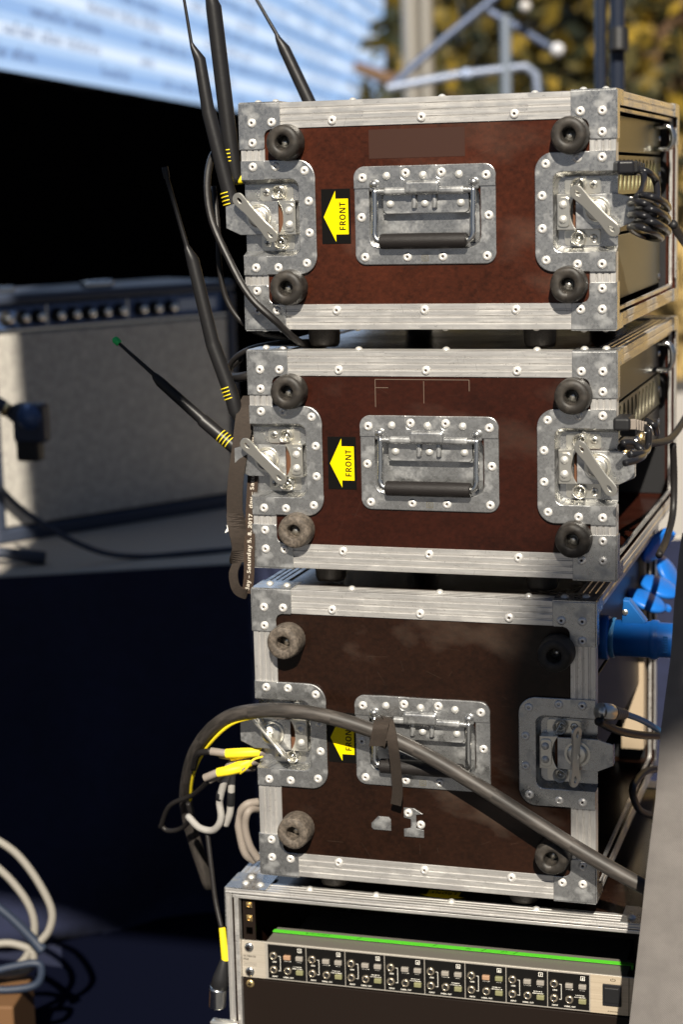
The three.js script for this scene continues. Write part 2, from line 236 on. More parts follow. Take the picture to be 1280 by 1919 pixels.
const footGeo = (h, r, worn) => { const pr = [[0.0001, 0.002], [0.006, 0.002], [0.0075, 0.004], [0.0082, h - 0.003], [0.0098, h - 0.0005], [0.0125, h], [r * 0.70, h + 0.0004], [r * 0.88, h - 0.0006], [r * 0.97, h - 0.0035], [r, h - 0.008], [r * 1.03, 0.004], [r * 1.0, 0]]; const g = lathe(pr, 28); if (worn) { const p = g.attributes.position; for (let i = 0; i < p.count; i++) { const x = p.getX(i), y = p.getY(i), z = p.getZ(i); if (z > 0.006) { const k = 1 + 0.05 * (vnoise(x * 120 + 9, y * 120 + worn * 7, 50, worn) - 0.5); p.setXYZ(i, x * k, y * k, z - 0.0022 * vnoise(x * 160 + 3, y * 160 + 5, 60, worn + 4)); } } g.computeVertexNormals(); } return g; };
function rubberFoot(parent, x, y, z, h, r, worn) {
  const f = mesh('rubber_foot', uvm(footGeo(h, r, worn)), worn > 3 && worn < 7 ? M.rubberDusty : M.rubber, parent); f.position.set(x, y, z);
  const w = mesh('washer', merge([lathe([[0.0001, 0.0130], [0.0034, 0.0128], [0.0040, 0.0100], [0.0042, 0.009], [0.0078, 0.0088], [0.0080, 0.003]], 16)]), M.zinc, f); return f;
}
const wingGeo = (() => { // butterfly handle: flat bar with two eyed, rounded ends
  const s = new THREE.Shape(), L = 0.0385, e = 0.0080, m = 0.0064;
  s.moveTo(-0.012, -m); s.bezierCurveTo(-0.018, -m, -0.022, -e, -L + e, -e); s.absarc(-L + e, 0, e, -Math.PI / 2, -Math.PI * 1.5, true); s.bezierCurveTo(-0.022, e, -0.018, m, -0.012, m);
  s.lineTo(0.012, m); s.bezierCurveTo(0.018, m, 0.022, e, L - e, e); s.absarc(L - e, 0, e, Math.PI / 2, -Math.PI / 2, true); s.bezierCurveTo(0.022, -e, 0.018, -m, 0.012, -m); s.closePath();
  for (const k of [-1, 1]) { const h = new THREE.Path(); h.absellipse(k * (L - 0.0100), 0, 0.0055, 0.0030, 0, Math.PI * 2, true); s.holes.push(h); }
  return plate(s, 0.0026, 0.0006, -0.0013, 8);
})();
// butterfly latch at the edge of a case, x inward from the edge; side -1 mirrors it to the right-hand edge
function latch(parent, W, yc, side, wingTurn, wingTilt, shade) {
  const g = part('latch', parent); g.position.set(side > 0 ? 0 : W, yc, 0);
  const X = geo => side > 0 ? geo : mirx(geo), x = v => v * side;
  const c = rrect(0, -0.069, 0.095, 0.069, [0.002, 0.022, 0.022, 0.002]); // C-shaped plate: outline minus an opening that runs out at the edge
  const s = new THREE.Shape(); s.moveTo(0, 0.069); s.lineTo(0, 0.046);
  const inner = cPts(0.0735, 0.046, 0.010).reverse(); inner.forEach(p => s.lineTo(Math.max(0, p[0]), p[1])); s.lineTo(0, -0.069); s.lineTo(0.073, -0.069); s.absarc(0.073, -0.047, 0.022, -Math.PI / 2, 0); s.lineTo(0.095, 0.047); s.absarc(0.073, 0.047, 0.022, 0, Math.PI / 2); s.closePath();
  const step = [box(0.030, 0.0225, 0.0012, 0.0155, 0.0576, 0.0024), box(0.030, 0.0225, 0.0012, 0.0155, -0.0576, 0.0024)];
  const pl = mesh('dish_plate', X(merge([plate(s, 0.0022, 0.0010, 0.0002), ...step, wall(cPts(0.0735, 0.046, 0.010), cPts(0.0695, 0.0405, 0.008), 0.0016, -0.0115, false), box(0.071, 0.082, 0.001, 0.0352, 0, -0.012)])), M.galv, g);
  for (const [a, b] of [[0.016, 0.0615], [0.045, 0.0615], [0.082, 0.0555], [0.0865, 0.019], [0.0865, -0.019], [0.082, -0.0555], [0.045, -0.0605], [0.016, -0.0605]]) pop(g, x(a), b, a < 0.03 ? 0.003 : 0.002);
  // spring plates with coil and screw above and below the body
  for (const k of [-1, 1]) {
    mesh('spring_plate', X(plate(rrect(0.020, k > 0 ? 0.020 : -0.039, 0.062, k > 0 ? 0.039 : -0.020, 0.004), 0.0016, 0.0004, -0.0114)), M.zinc, g);
    const coil = []; for (let i = 0; i <= 60; i++) { const a = i / 60 * Math.PI * 2 * 3.2; coil.push(V(x(0.045) + Math.cos(a) * 0.0078, k * 0.0305 + Math.sin(a) * 0.0078, -0.009 + i / 60 * 0.0075)); } coil.push(V(x(0.0535), k * 0.018, -0.002));
    mesh('coil_spring', sweep(coil, 0.0011, { seg: 6 }), M.zinc, g);
    const bolt = mesh('bolt', lathe([[0, 0.003], [0.002, 0.0026], [0.0022, 0.001], [0.0045, 0.0008], [0.0048, -0.0005]], 14), M.chrome, g); bolt.position.set(x(0.045), k * 0.0305, -0.0095);
    const sc = mesh('screw', screwGeo, M.zinc, g); sc.position.set(x(0.028), k * 0.031, -0.0098); mesh('recess_cross', crossGeo, M.black, sc);
  }
  // body: bridge with two dome rivets, curved rusty gap, slider with hook
  const br = new THREE.Shape(); br.moveTo(0.0690, -0.0205); br.lineTo(0.0690, 0.0205); br.lineTo(0.046, 0.0205); br.absarc(0.020, 0, 0.0333, 0.66, -0.66, true); br.closePath();
  mesh('bridge', X(merge([plate(br, 0.0022, 0.0006, 0.0005), plate(rrect(0.0535, -0.0175, 0.068, 0.0175, 0.005), 0.002, 0.0009, 0.0026), box(0.022, 0.0016, 0.011, 0.058, 0.0197, -0.005), box(0.022, 0.0016, 0.011, 0.058, -0.0197, -0.005)])), M.zinc, g);
  pop(g, x(0.0615), 0.0085, 0.0044, true); pop(g, x(0.0615), -0.0085, 0.0044, true);
  mesh('slide_bed', X(box(0.030, 0.038, 0.002, 0.036, 0, -0.0042)), M.rust, g);
  const hk = new THREE.Shape(); hk.moveTo(0.0468, -0.0200); hk.lineTo(0.0468, 0.0200); hk.lineTo(-0.003, 0.0200); hk.lineTo(-0.0215, 0.0145); hk.lineTo(-0.0215, -0.0115); hk.lineTo(-0.003, -0.0200); hk.closePath();
  mesh('hook', X(merge([plate(hk, 0.0022, 0.0005, 0.0002), box(0.0016, 0.024, 0.009, -0.0208, 0.0012, -0.0045)])), M.galv, g);
  const cam = mesh('cam_disc', X(merge([lathe([[0, 0.010], [0.0022, 0.0098], [0.0026, 0.0072], [0.0092, 0.0070], [0.0118, 0.0062], [0.0128, 0.004], [0.013, 0]], 28), lathe([[0, 0.0], [0.0160, 0.0024], [0.0162, 0]], 28)])), M.zinc, g); cam.position.set(x(0.022), 0.001, 0.0022);
  const wg = mesh('wing_handle', wingGeo, M.zinc, g); wg.position.set(x(0.022), 0.001, 0.0165); wg.rotation.set(0, 0, wingTurn); wg.rotateX(wingTilt);
  const st = mesh('wing_stem', cyl(0.0052, 0.0042, V(x(0.022), 0.001, 0.006), V(x(0.022), 0.001, 0.016)), M.zinc, g);
  return g;
}
function handle(parent, cx, cy, noGrip) {
  const g = part('handle', parent); g.position.set(cx, cy, 0);
  const s = rrect(-0.087, -0.0585, 0.087, 0.0585, 0.013); s.holes.push(rrect(-0.0685, -0.0385, 0.0685, 0.0325, [0.014, 0.014, 0.003, 0.003], THREE.Path));
  mesh('dish_plate', merge([plate(s, 0.0022, 0.0010, -0.0014), wall(ringPts(-0.0685, -0.0385, 0.0685, 0.0325, 0.013), ringPts(-0.064, -0.0335, 0.064, 0.0325, 0.010), 0.0004, -0.0165, true), box(0.132, 0.070, 0.001, 0, -0.001, -0.017)]), M.galv, g);
  const f = new THREE.Shape(); f.moveTo(-0.087, 0.0325); f.lineTo(0.087, 0.0325); f.lineTo(0.087, 0.0455); f.absarc(0.074, 0.0455, 0.013, 0, Math.PI / 2);
  for (const c of [0.0215, -0.0225]) { f.lineTo(c + 0.0062, 0.0585); f.lineTo(c + 0.0062, 0.048); f.absarc(c, 0.048, 0.0062, 0, Math.PI, true); f.lineTo(c - 0.0062, 0.0585); }
  f.lineTo(-0.074, 0.0585); f.absarc(-0.074, 0.0455, 0.013, Math.PI / 2, Math.PI); f.closePath();
  mesh('hinge_flap', merge([plate(f, 0.0017, 0.0005, 0.0006)]), M.galv, g);
  for (const [a, b] of [[-0.076, 0.045], [0.076, 0.045], [-0.0225, 0.0495], [0.0215, 0.0495], [-0.0785, -0.002], [0.0785, -0.002], [-0.075, -0.0495], [0.076, -0.0495], [-0.022, -0.0495], [0.022, -0.0495]]) pop(g, a, b, b > 0.04 && Math.abs(a) > 0.05 ? 0.0023 : 0.0006);
  for (const a of [-0.046, -0.001, 0.043]) pop(g, a, 0.0465, 0.0022, true);
  mesh('spring_cover', merge([rbox(0.100, 0.009, 0.010, 0.0036, 0, 0.0285, 0.0005), rbox(0.044, 0.0165, 0.013, 0.0042, -0.0015, 0.0325, 0.0010)]), M.galv, g);
  mesh('mid_plate', merge([plate(rrect(-0.053, 0.002, 0.053, 0.027, 0.006), 0.0018, 0.0005, -0.0075), box(0.106, 0.0015, 0.009, 0, 0.0022, -0.0120)]), M.galv, g);
  for (const a of [-0.044, -0.001, 0.043]) pop(g, a, 0.0135, -0.0058, true);
  for (const a of [-0.0135, 0.0115]) mesh('peg', sweep([V(a, 0.025, -0.004), V(a, 0.0085, -0.004)], 0.0034, { seg: 8 }), M.galv, g);
  for (const k of [-1, 1]) mesh('hinge_ear', merge([uvm(new THREE.SphereGeometry(0.0066, 14, 10)).scale(1, 0.85, 1.1).translate(k * 0.061, 0.0375, 0.002), rbox(0.0125, 0.009, 0.008, 0.002, k * 0.061, 0.0335, 0.001), cyl(0.0036, 0.0036, V(k * 0.061, 0.0285, 0.002), V(k * 0.049, 0.0285, 0.002))]), M.galv, g);
  const U = [V(-0.0605, 0.031, 0.002), V(-0.0605, 0.012, 0.0035), V(-0.0605, -0.012, 0.0055), V(-0.0605, -0.0235, 0.0065), V(-0.0570, -0.0290, 0.007), V(-0.050, -0.0305, 0.007)];
  mesh('bail', merge([sweep(U, 0.0037, { n: 5 }), sweep(U.map(v => V(-v.x, v.y, v.z)), 0.0037, { n: 5 })]), M.chrome, g);
  mesh('grip', lathe([[0, -0.0535], [0.0078, -0.0535], [0.0092, -0.052], [0.0094, -0.02], [0.0094, 0.02], [0.0092, 0.052], [0.0078, 0.0535], [0, 0.0535]], 20).rotateY(Math.PI / 2).translate(0, -0.0305, 0.0065), M.grip, g);
  mesh('stamped_mark', merge([[0, 0.0035, 0.008, 0.0007], [0, -0.0035, 0.008, 0.0007], [-0.0037, 0, 0.0007, 0.007], [0.0037, 0, 0.0007, 0.007], [-0.0012, -0.0004, 0.0006, 0.005], [0.0012, -0.0004, 0.0006, 0.005], [0, 0.0018, 0.003, 0.0006]].map(([a, b, w, h]) => box(w, h, 0.0003, a, b - 0.051, 0.0007))), M.oliveDark, g);
  return g;
}
const frontTex = canvasTex(220, 400, (c, w, h) => {
  c.fillStyle = '#0b0a09'; c.fillRect(0, 0, w, h); c.fillStyle = '#dcc400'; c.beginPath(); c.moveTo(w * 0.07, h * 0.51); c.lineTo(w * 0.49, h * 0.03); c.lineTo(w * 0.49, h * 0.18); c.lineTo(w * 0.93, h * 0.18); c.lineTo(w * 0.93, h * 0.83); c.lineTo(w * 0.49, h * 0.83); c.lineTo(w * 0.49, h * 0.97); c.closePath(); c.fill();
  c.fillStyle = '#14120a'; c.font = 'bold 66px sans-serif'; c.textAlign = 'center'; c.textBaseline = 'middle'; c.save(); c.translate(w * 0.72, h * 0.505); c.rotate(-Math.PI / 2); c.scale(0.98, 1); c.fillText('FRONT', 0, 2); c.restore();
});
const stickerMat = mat(1, 1, 1, { map: frontTex, roughness: 0.4, specularIntensity: 0.3 });
function sticker(parent, x0, y0, w = 0.0365, h = 0.0655, z = -0.0012) { const g = new THREE.BoxGeometry(w, h, 0.0004); const o = mesh('arrow_sticker', g, [M.black, M.black, M.black, M.black, stickerMat, M.black], parent); o.position.set(x0 + w / 2, y0 + h / 2, z); return o; }

const LIP = 0.0165, EX = 0.031;
function flightCase(o) {
  const { W, H, D } = o, g = thing('flight_case', o.label, 'flight case', o.pos, o.turn, 'brown flight cases in the stack'), yc = o.yc, ax = V(1, 0, 0), ay = V(0, 1, 0), az = V(0, 0, 1), nx = V(-1, 0, 0), ny = V(0, -1, 0), nz = V(0, 0, -1);
  // panels
  const n = 0.046, t = 0.074, a = 0.002, P = [[a, a], [W - a, a], [W - a, yc - n], [W - t, yc - n], [W - t, yc + n], [W - a, yc + n], [W - a, H - a], [a, H - a], [a, yc + n], [t, yc + n], [t, yc - n], [a, yc - n]];
  const ps = poly(P); ps.holes.push(rrect(W / 2 - 0.0685, yc - 0.0385, W / 2 + 0.0685, yc + 0.0325, 0.012, THREE.Path));
  mesh('side_panel', plate(ps, 0.008, 0, -0.0096), o.panel, g);
  mesh('rear_panel', box(W - 0.004, H - 0.004, 0.008, W / 2, H / 2, -D + 0.006), o.panel, g);
  mesh('inner_lining', [box(W - 0.03, H - 0.03, 0.001, W / 2, H / 2, -D + 0.0112)], M.black, g);
  mesh('top_panel', box(W - 0.004, 0.008, D - 0.022, W / 2, H - 0.006, -D / 2), o.panel, g);
  mesh('bottom_panel', box(W - 0.004, 0.008, D - 0.022, W / 2, 0.006, -D / 2), o.panel, g);
  // edges along x, with rivets on the front ones
  const rx = o.edgeRivets || [0.118, 0.229, 0.341];
  for (const [y, Y] of [[H, ny], [0, ay]]) {
    const e = mesh('edge_extrusion', extrusion(W - 0.002, EX, EX, V(0.001, y, 0), Y, nz, ax), M.alu, g);
    for (const q of rx) pop(e, q, y ? H - 0.0235 : 0.0235, 0.0002);
    for (const q of rx) { const r = pop(e, q + 0.02, y ? H : 0, -0.022, true); r.rotation.set(y ? -Math.PI / 2 : Math.PI / 2, 0, 0); }
    mesh('edge_extrusion', extrusion(W - 0.002, EX, EX, V(0.001, y, -D), Y, az, ax), M.alu, g);
  }
  for (const [x, X] of [[0, ax], [W, nx]]) {
    for (const [y0, y1] of [[EX, yc - 0.0462], [yc + 0.0462, H - EX]]) { mesh('edge_extrusion', extrusion(y1 - y0, EX, LIP, V(x, y0, 0), X, nz, ay), M.alu, g); }
    mesh('edge_extrusion', extrusion(H - 2 * EX, EX, LIP, V(x, EX, -D), X, az, ay), M.alu, g);
    for (const [y, Y] of [[H, ny], [0, ay]]) mesh('edge_extrusion', extrusion(D - 2 * EX, EX, LIP, V(x, y, -D + EX), X, Y, az), M.alu, g);
    // inner lip of the opening: second ridge, set back
    const q = X.x;
    mesh('opening_lip', [box(0.004, H - 0.046, 0.004, x + q * 0.007, H / 2, -LIP - 0.004), box(0.004, H - 0.046, 0.004, x + q * 0.007, H / 2, -D + LIP + 0.004), box(0.004, 0.004, D - 0.04, x + q * 0.007, H - LIP - 0.004, -D / 2), box(0.004, 0.004, D - 0.04, x + q * 0.007, LIP + 0.004, -D / 2)], M.alu, g);
  }
  // corner brackets
  for (const [cx, sx] of [[0, 1], [W, -1]]) for (const [cy, sy] of [[H, -1], [0, 1]]) for (const fz of [1, -1]) {
    const cw = 0.0525, ch = 0.055, s = new THREE.Shape(); s.moveTo(0, 0); s.lineTo(cw, 0); s.lineTo(cw, 0.0295); s.absarc(cw - 0.002, 0.0295, 0.002, 0, Math.PI / 2); s.lineTo(0.040, 0.0315); s.quadraticCurveTo(0.0325, 0.0325, 0.0315, 0.040); s.lineTo(0.0315, ch - 0.003); s.absarc(0.0285, ch - 0.003, 0.003, 0, Math.PI / 2); s.lineTo(0, ch); s.closePath();
    let q = merge([plate(s, 0.0016, 0.0007, 0.0002), box(cw, 0.0013, 0.045, cw / 2, -0.0008, -0.0215), box(0.0013, ch, 0.0175, -0.0008, ch / 2, -0.0081), box(0.0013, 0.0175, 0.028, -0.0008, 0.0081, -0.031)]);
    const m = new THREE.Matrix4().makeScale(sx, sy, fz); q.applyMatrix4(m); if (m.determinant() < 0) q = flip(q); q.translate(cx, cy, fz > 0 ? 0 : -D);
    const b = mesh('corner_bracket', q, M.galv, g); if (fz < 0) continue;
    for (const [u, v] of [[0.016, 0.0235], [0.0415, 0.0235], [0.016, 0.0475]]) pop(b, cx + sx * u, cy + sy * v, 0.0018);
    for (const [u, v] of [[0.016, 0.024], [0.041, 0.018]]) { const r = pop(b, cx + sx * u, cy - sy * 0.0014, -v, true); r.rotation.set(sy < 0 ? -Math.PI / 2 : Math.PI / 2, 0, 0); }
  }
  latch(g, W, yc, 1, o.wings[0][0], o.wings[0][1]); latch(g, W, yc, -1, o.wings[1][0], o.wings[1][1]);
  handle(g, W / 2 + 0.001, yc);
  for (const [x, y, w] of o.feet) rubberFoot(g, x, y, -0.0016, o.footH || 0.024, o.footR || 0.0215, w);
  for (const [x, z] of [[0.085, -0.050], [W - 0.100, -0.050], [0.085, -D + 0.05], [W - 0.1, -D + 0.05]]) { const f = mesh('bottom_foot', footGeo(0.026, 0.0195, 3), M.rubber, g); f.rotation.x = Math.PI / 2; f.position.set(x, 0.0005, z); }
  sticker(g, o.sticker[0], o.sticker[1]);
  for (const [x, y, w, h] of o.patches || []) mesh('old_label_patch', o.outline ? [box(w, 0.0007, 0.0003, x + w / 2, y + h, -0.00145), box(0.0007, h, 0.0003, x, y + h / 2, -0.00145), box(0.0006, h * 0.8, 0.0003, x + w * 0.52, y + h * 0.55, -0.00145), box(0.0007, h * 0.4, 0.0003, x + w, y + h * 0.8, -0.00145), box(w * 0.14, 0.0006, 0.0003, x + w * 0.07, y + h * 0.7, -0.00145)] : box(w, h, 0.0003, x + w / 2, y + h / 2, -0.00145), o.patchMat, g);
  return g;
}
// ------------------------------------------------------------------ setting
const groundMat = mat(1, 1, 1, { map: tex(256, 256, (u, v) => { const k = 0.7 + 0.6 * fbm(u * 12, v * 12, 12, 19, 5); return [S2(0.055 * k), S2(0.055 * k), S2(0.058 * k)]; }, { srgb: true, rep: [1, 1] }), roughness: 0.9 });
const deckMat = mat(1, 1, 1, { map: (() => { const t = woodMap.clone(); t.repeat.set(0.9, 0.9); t.needsUpdate = true; return t; })(), roughness: 0.85 });
{ const g = new THREE.PlaneGeometry(120, 120).rotateX(-Math.PI / 2); const uv = g.attributes.uv; for (let i = 0; i < uv.count; i++) uv.setXY(i, uv.getX(i) * 120, uv.getY(i) * 120); struct('ground', g.translate(0, -1.222, 0), groundMat); }
struct('wooden_deck', box(3.4, 0.012, 3.6, 1.75, -1.2155, -2.6), deckMat);
// stage roof whose shade keeps the amplifier and the drapes dark
{ const z0 = -4.2, z1 = 2.5, L = poly([[-6, -z0], [-6, -0.3], [-0.85 + 0.3 * 0.3, -0.3], [-0.85 + 0.3 * 1.72, -1.72], [-6, -1.72], [-6, -z1], [-0.345 + 0.3 * z1, -z1], [-0.345 + 0.3 * z0, -z0]]); struct('stage_roof', plate(L, 0.06).rotateX(-Math.PI / 2).translate(0, 1.6, 0), M.black); }
// dark floor cloth spread before the riser
struct('floor_cloth', box(2.6, 0.006, 3.4, -1.66, -1.2165, -0.1), mat(0.0022, 0.003, 0.009, { roughness: 0.95, specularIntensity: 0.05 }));

// ------------------------------------------------------------------ the stack
const DD = 0.56;
const patchMat = mat(0.030, 0.0095, 0.0046, { roughness: 0.55 });
const case1 = flightCase({ W: 0.46, H: 0.274, D: DD, yc: 0.1365, pos: [-0.23, 0, 0], turn: 0, panel: M.panelA, label: 'topmost brown flight case with reddish panel, faded label patch above its handle', wings: [[-0.82, 0.14], [-0.80, 0.18]], feet: [[0.061, 0.226, 0], [0.060, 0.052, 0], [0.408, 0.224, 0], [0.406, 0.053, 2]], sticker: [0.1015, 0.104], patches: [[0.163, 0.204, 0.118, 0.034]], patchMat });
const case2 = flightCase({ W: 0.46, H: 0.2737, D: DD, yc: 0.1365, pos: [-0.229, -0.2995, 0.0019], turn: 0.0008, panel: M.panelB, label: 'dark brown flight case second from the top, lanyard hanging beside its latch', wings: [[-0.76, 0.12], [-0.95, 0.16]], feet: [[0.056, 0.224, 0], [0.060, 0.050, 6], [0.410, 0.222, 0], [0.410, 0.050, 9]], sticker: [0.1010, 0.102], patches: [[0.164, 0.205, 0.118, 0.034]], patchMat: mat(0.13, 0.095, 0.07, { roughness: 0.6 }), outline: true });
const case3 = flightCase({ W: 0.438, H: 0.3795, D: DD, yc: 0.190, pos: [-0.2304, -0.7053, 0.0115], turn: 0.0048, panel: M.panelC, label: 'tallest flight case, third from the top, with thick black cable across its scuffed panel', wings: [[-0.86, 1.45], [-1.62, -1.0]], feet: [[0.048, 0.316, 4], [0.053, 0.067, 5], [0.392, 0.318, 0], [0.387, 0.062, 7]], footH: 0.030, sticker: [0.0965, 0.1575], edgeRivets: [0.106, 0.220, 0.332] });
// torn bits of an old metal fitting riveted to the third case
for (const [x, y, w, h, k] of [[0.151, 0.072, 0.026, 0.018, 0], [0.194, 0.066, 0.026, 0.038, 1]]) {
  const s = k ? poly([[0, 0], [w, 0], [w, 0.010], [w * 0.62, 0.012], [w * 0.62, h * 0.78], [w * 0.95, h * 0.82], [w * 0.5, h], [0, h], [0, h * 0.66], [w * 0.35, h * 0.62], [w * 0.35, 0.012], [0, 0.010]]) : poly([[0, 0.003], [w * 0.1, 0], [w, 0], [w, h * 0.8], [w * 0.9, h], [w * 0.35, h], [0, h * 0.45]]);
  const b = mesh('bracket_remnant', plate(s, 0.0015, 0.0004, -0.0015).translate(x, y, 0), M.galv, case3); if (k) { pop(b, x + 0.006, y + h * 0.83, 0.0003); pop(b, x + 0.022, y + 0.017, -0.0010); }
}
// bottom case, its open rack side to the viewer
const C4 = { x: -0.2823, y: -0.7313, z: 0.0106, W: 0.574, H: 0.45, D: 0.56 };
const rack = thing('rack_case', 'bottom rack case, open front showing the mixer-style unit with green tape', 'flight case', [C4.x, C4.y - C4.H, C4.z], 0.016);
{
  const { W, H, D } = C4, ax = V(1, 0, 0), ay = V(0, 1, 0), nx = V(-1, 0, 0), ny = V(0, -1, 0), nz = V(0, 0, -1), az = V(0, 0, 1);
  mesh('top_panel', box(W - 0.004, 0.008, D - 0.02, W / 2, H - 0.0058, -D / 2), M.panelC, rack);
  mesh('bottom_panel', box(W - 0.004, 0.008, D - 0.02, W / 2, 0.006, -D / 2), M.panelC, rack);
  mesh('rear_panel', box(W - 0.02, H - 0.02, 0.008, W / 2, H / 2, -D + 0.006), M.panelC, rack);
  for (const x of [0.006, W - 0.006]) mesh('side_panel', box(0.008, H - 0.004, D - 0.02, x, H / 2, -D / 2), M.panelC, rack);
  for (const [y, Y] of [[H, ny], [0, ay]]) { const e = mesh('edge_extrusion', extrusion(W, 0.0065, EX, V(0, y, 0), Y, nz, ax), M.alu, rack); if (y) for (const q of [0.11, 0.2, 0.30, 0.41]) { const r = pop(e, q, H, -0.022, true); r.rotation.x = -Math.PI / 2; } mesh('edge_extrusion', extrusion(W, EX, EX, V(0, y, -D), Y, az, ax), M.alu, rack); }
  for (const [x, X] of [[0, ax], [W, nx]]) { mesh('edge_extrusion', extrusion(H - 0.014, 0.0085, EX, V(x, 0.007, 0), X, nz, ay), M.alu, rack); mesh('edge_extrusion', extrusion(H - 2 * EX, EX, EX, V(x, EX, -D), X, az, ay), M.alu, rack); for (const [y, Y] of [[H, ny], [0, ay]]) mesh('edge_extrusion', extrusion(D - 2 * EX, EX, EX, V(x, y, -D + EX), X, Y, az), M.alu, rack); }
  // inner tongue frame, a second bright ridge behind a dark groove
  mesh('tongue_frame', [rbox(W - 0.016, 0.0055, 0.012, 0.0015, W / 2, H - 0.0112, -0.009), rbox(W - 0.016, 0.0055, 0.012, 0.0015, W / 2, 0.0112, -0.009), rbox(0.0065, H - 0.017, 0.012, 0.0015, 0.0130, H / 2, -0.0092), rbox(0.0065, H - 0.017, 0.012, 0.0015, W - 0.0130, H / 2, -0.0092)], M.alu, rack);
  for (const [x, sx] of [[0, 1], [W, -1]]) {
    const b = mesh('corner_bracket', [box(0.056, 0.0014, 0.054, x + sx * 0.0275, H + 0.0009, -0.0275), box(0.0014, 0.054, 0.054, x - sx * 0.0008, H - 0.0265, -0.0275)], M.galv, rack);
    for (const [u, v] of [[0.022, 0.020], [0.043, 0.018], [0.022, 0.042]]) { const r = pop(b, x + sx * u, H + 0.0016, -v, true); r.rotation.x = -Math.PI / 2; }
    // rack rail with square holes
    const rs = rrect(0, 0.02, 0.0165, H - 0.017, 0.0005); for (let y = H - 0.026; y > 0.03; y -= 0.0178) rs.holes.push(rrect(0.0035, y - 0.0052, 0.0125, y + 0.0052, 0.0004, THREE.Path));
    const r = mesh('rack_rail', [plate(rs, 0.002, 0, -0.014).translate(sx > 0 ? 0.0195 : W - 0.036, 0, 0), box(0.0015, H - 0.04, 0.03, sx > 0 ? 0.0187 : W - 0.0187, H / 2, -0.03)], M.brownUnit, rack);
    for (const y of [H - 0.0438 - 0.001, H - 0.026]) mesh('cage_nut', [rbox(0.0088, 0.0088, 0.004, 0.0008, (sx > 0 ? 0.0275 : W - 0.0275), y, -0.0155), lathe([[0.0022, 0.0022], [0.0034, 0.0022], [0.0034, -0.001]], 12).translate(sx > 0 ? 0.0275 : W - 0.0275, y, -0.0135)], M.brass, r);
  }
  for (const [x, z] of [[0.08, -0.07], [W - 0.08, -0.07], [0.08, -D + 0.07], [W - 0.08, -D + 0.07]]) { const f = mesh('bottom_foot', footGeo(0.041, 0.021, 3), M.rubber, rack); f.rotation.x = Math.PI / 2; f.position.set(x, 0.0005, z); }
  const st = sticker(rack, 0, 0); st.position.set(0.283, H - 0.0014, -0.042); st.rotation.set(-Math.PI / 2, 0, Math.PI * 0.5); 
  // half-open latch low on the left edge
  const lt = part('latch', rack); lt.position.set(0, H - 0.182, 0);
  mesh('catch_plate', [plate(rrect(-0.018, -0.05, 0.010, 0.0, 0.004), 0.002, 0.0006, 0.004)], M.galv, lt);
  mesh('catch_roll', [sweep([V(-0.022, -0.006, 0.006), V(0.012, -0.006, 0.006)], 0.0052), rbox(0.008, 0.045, 0.014, 0.002, -0.022, -0.026, 0.002)], M.zinc, lt);
}
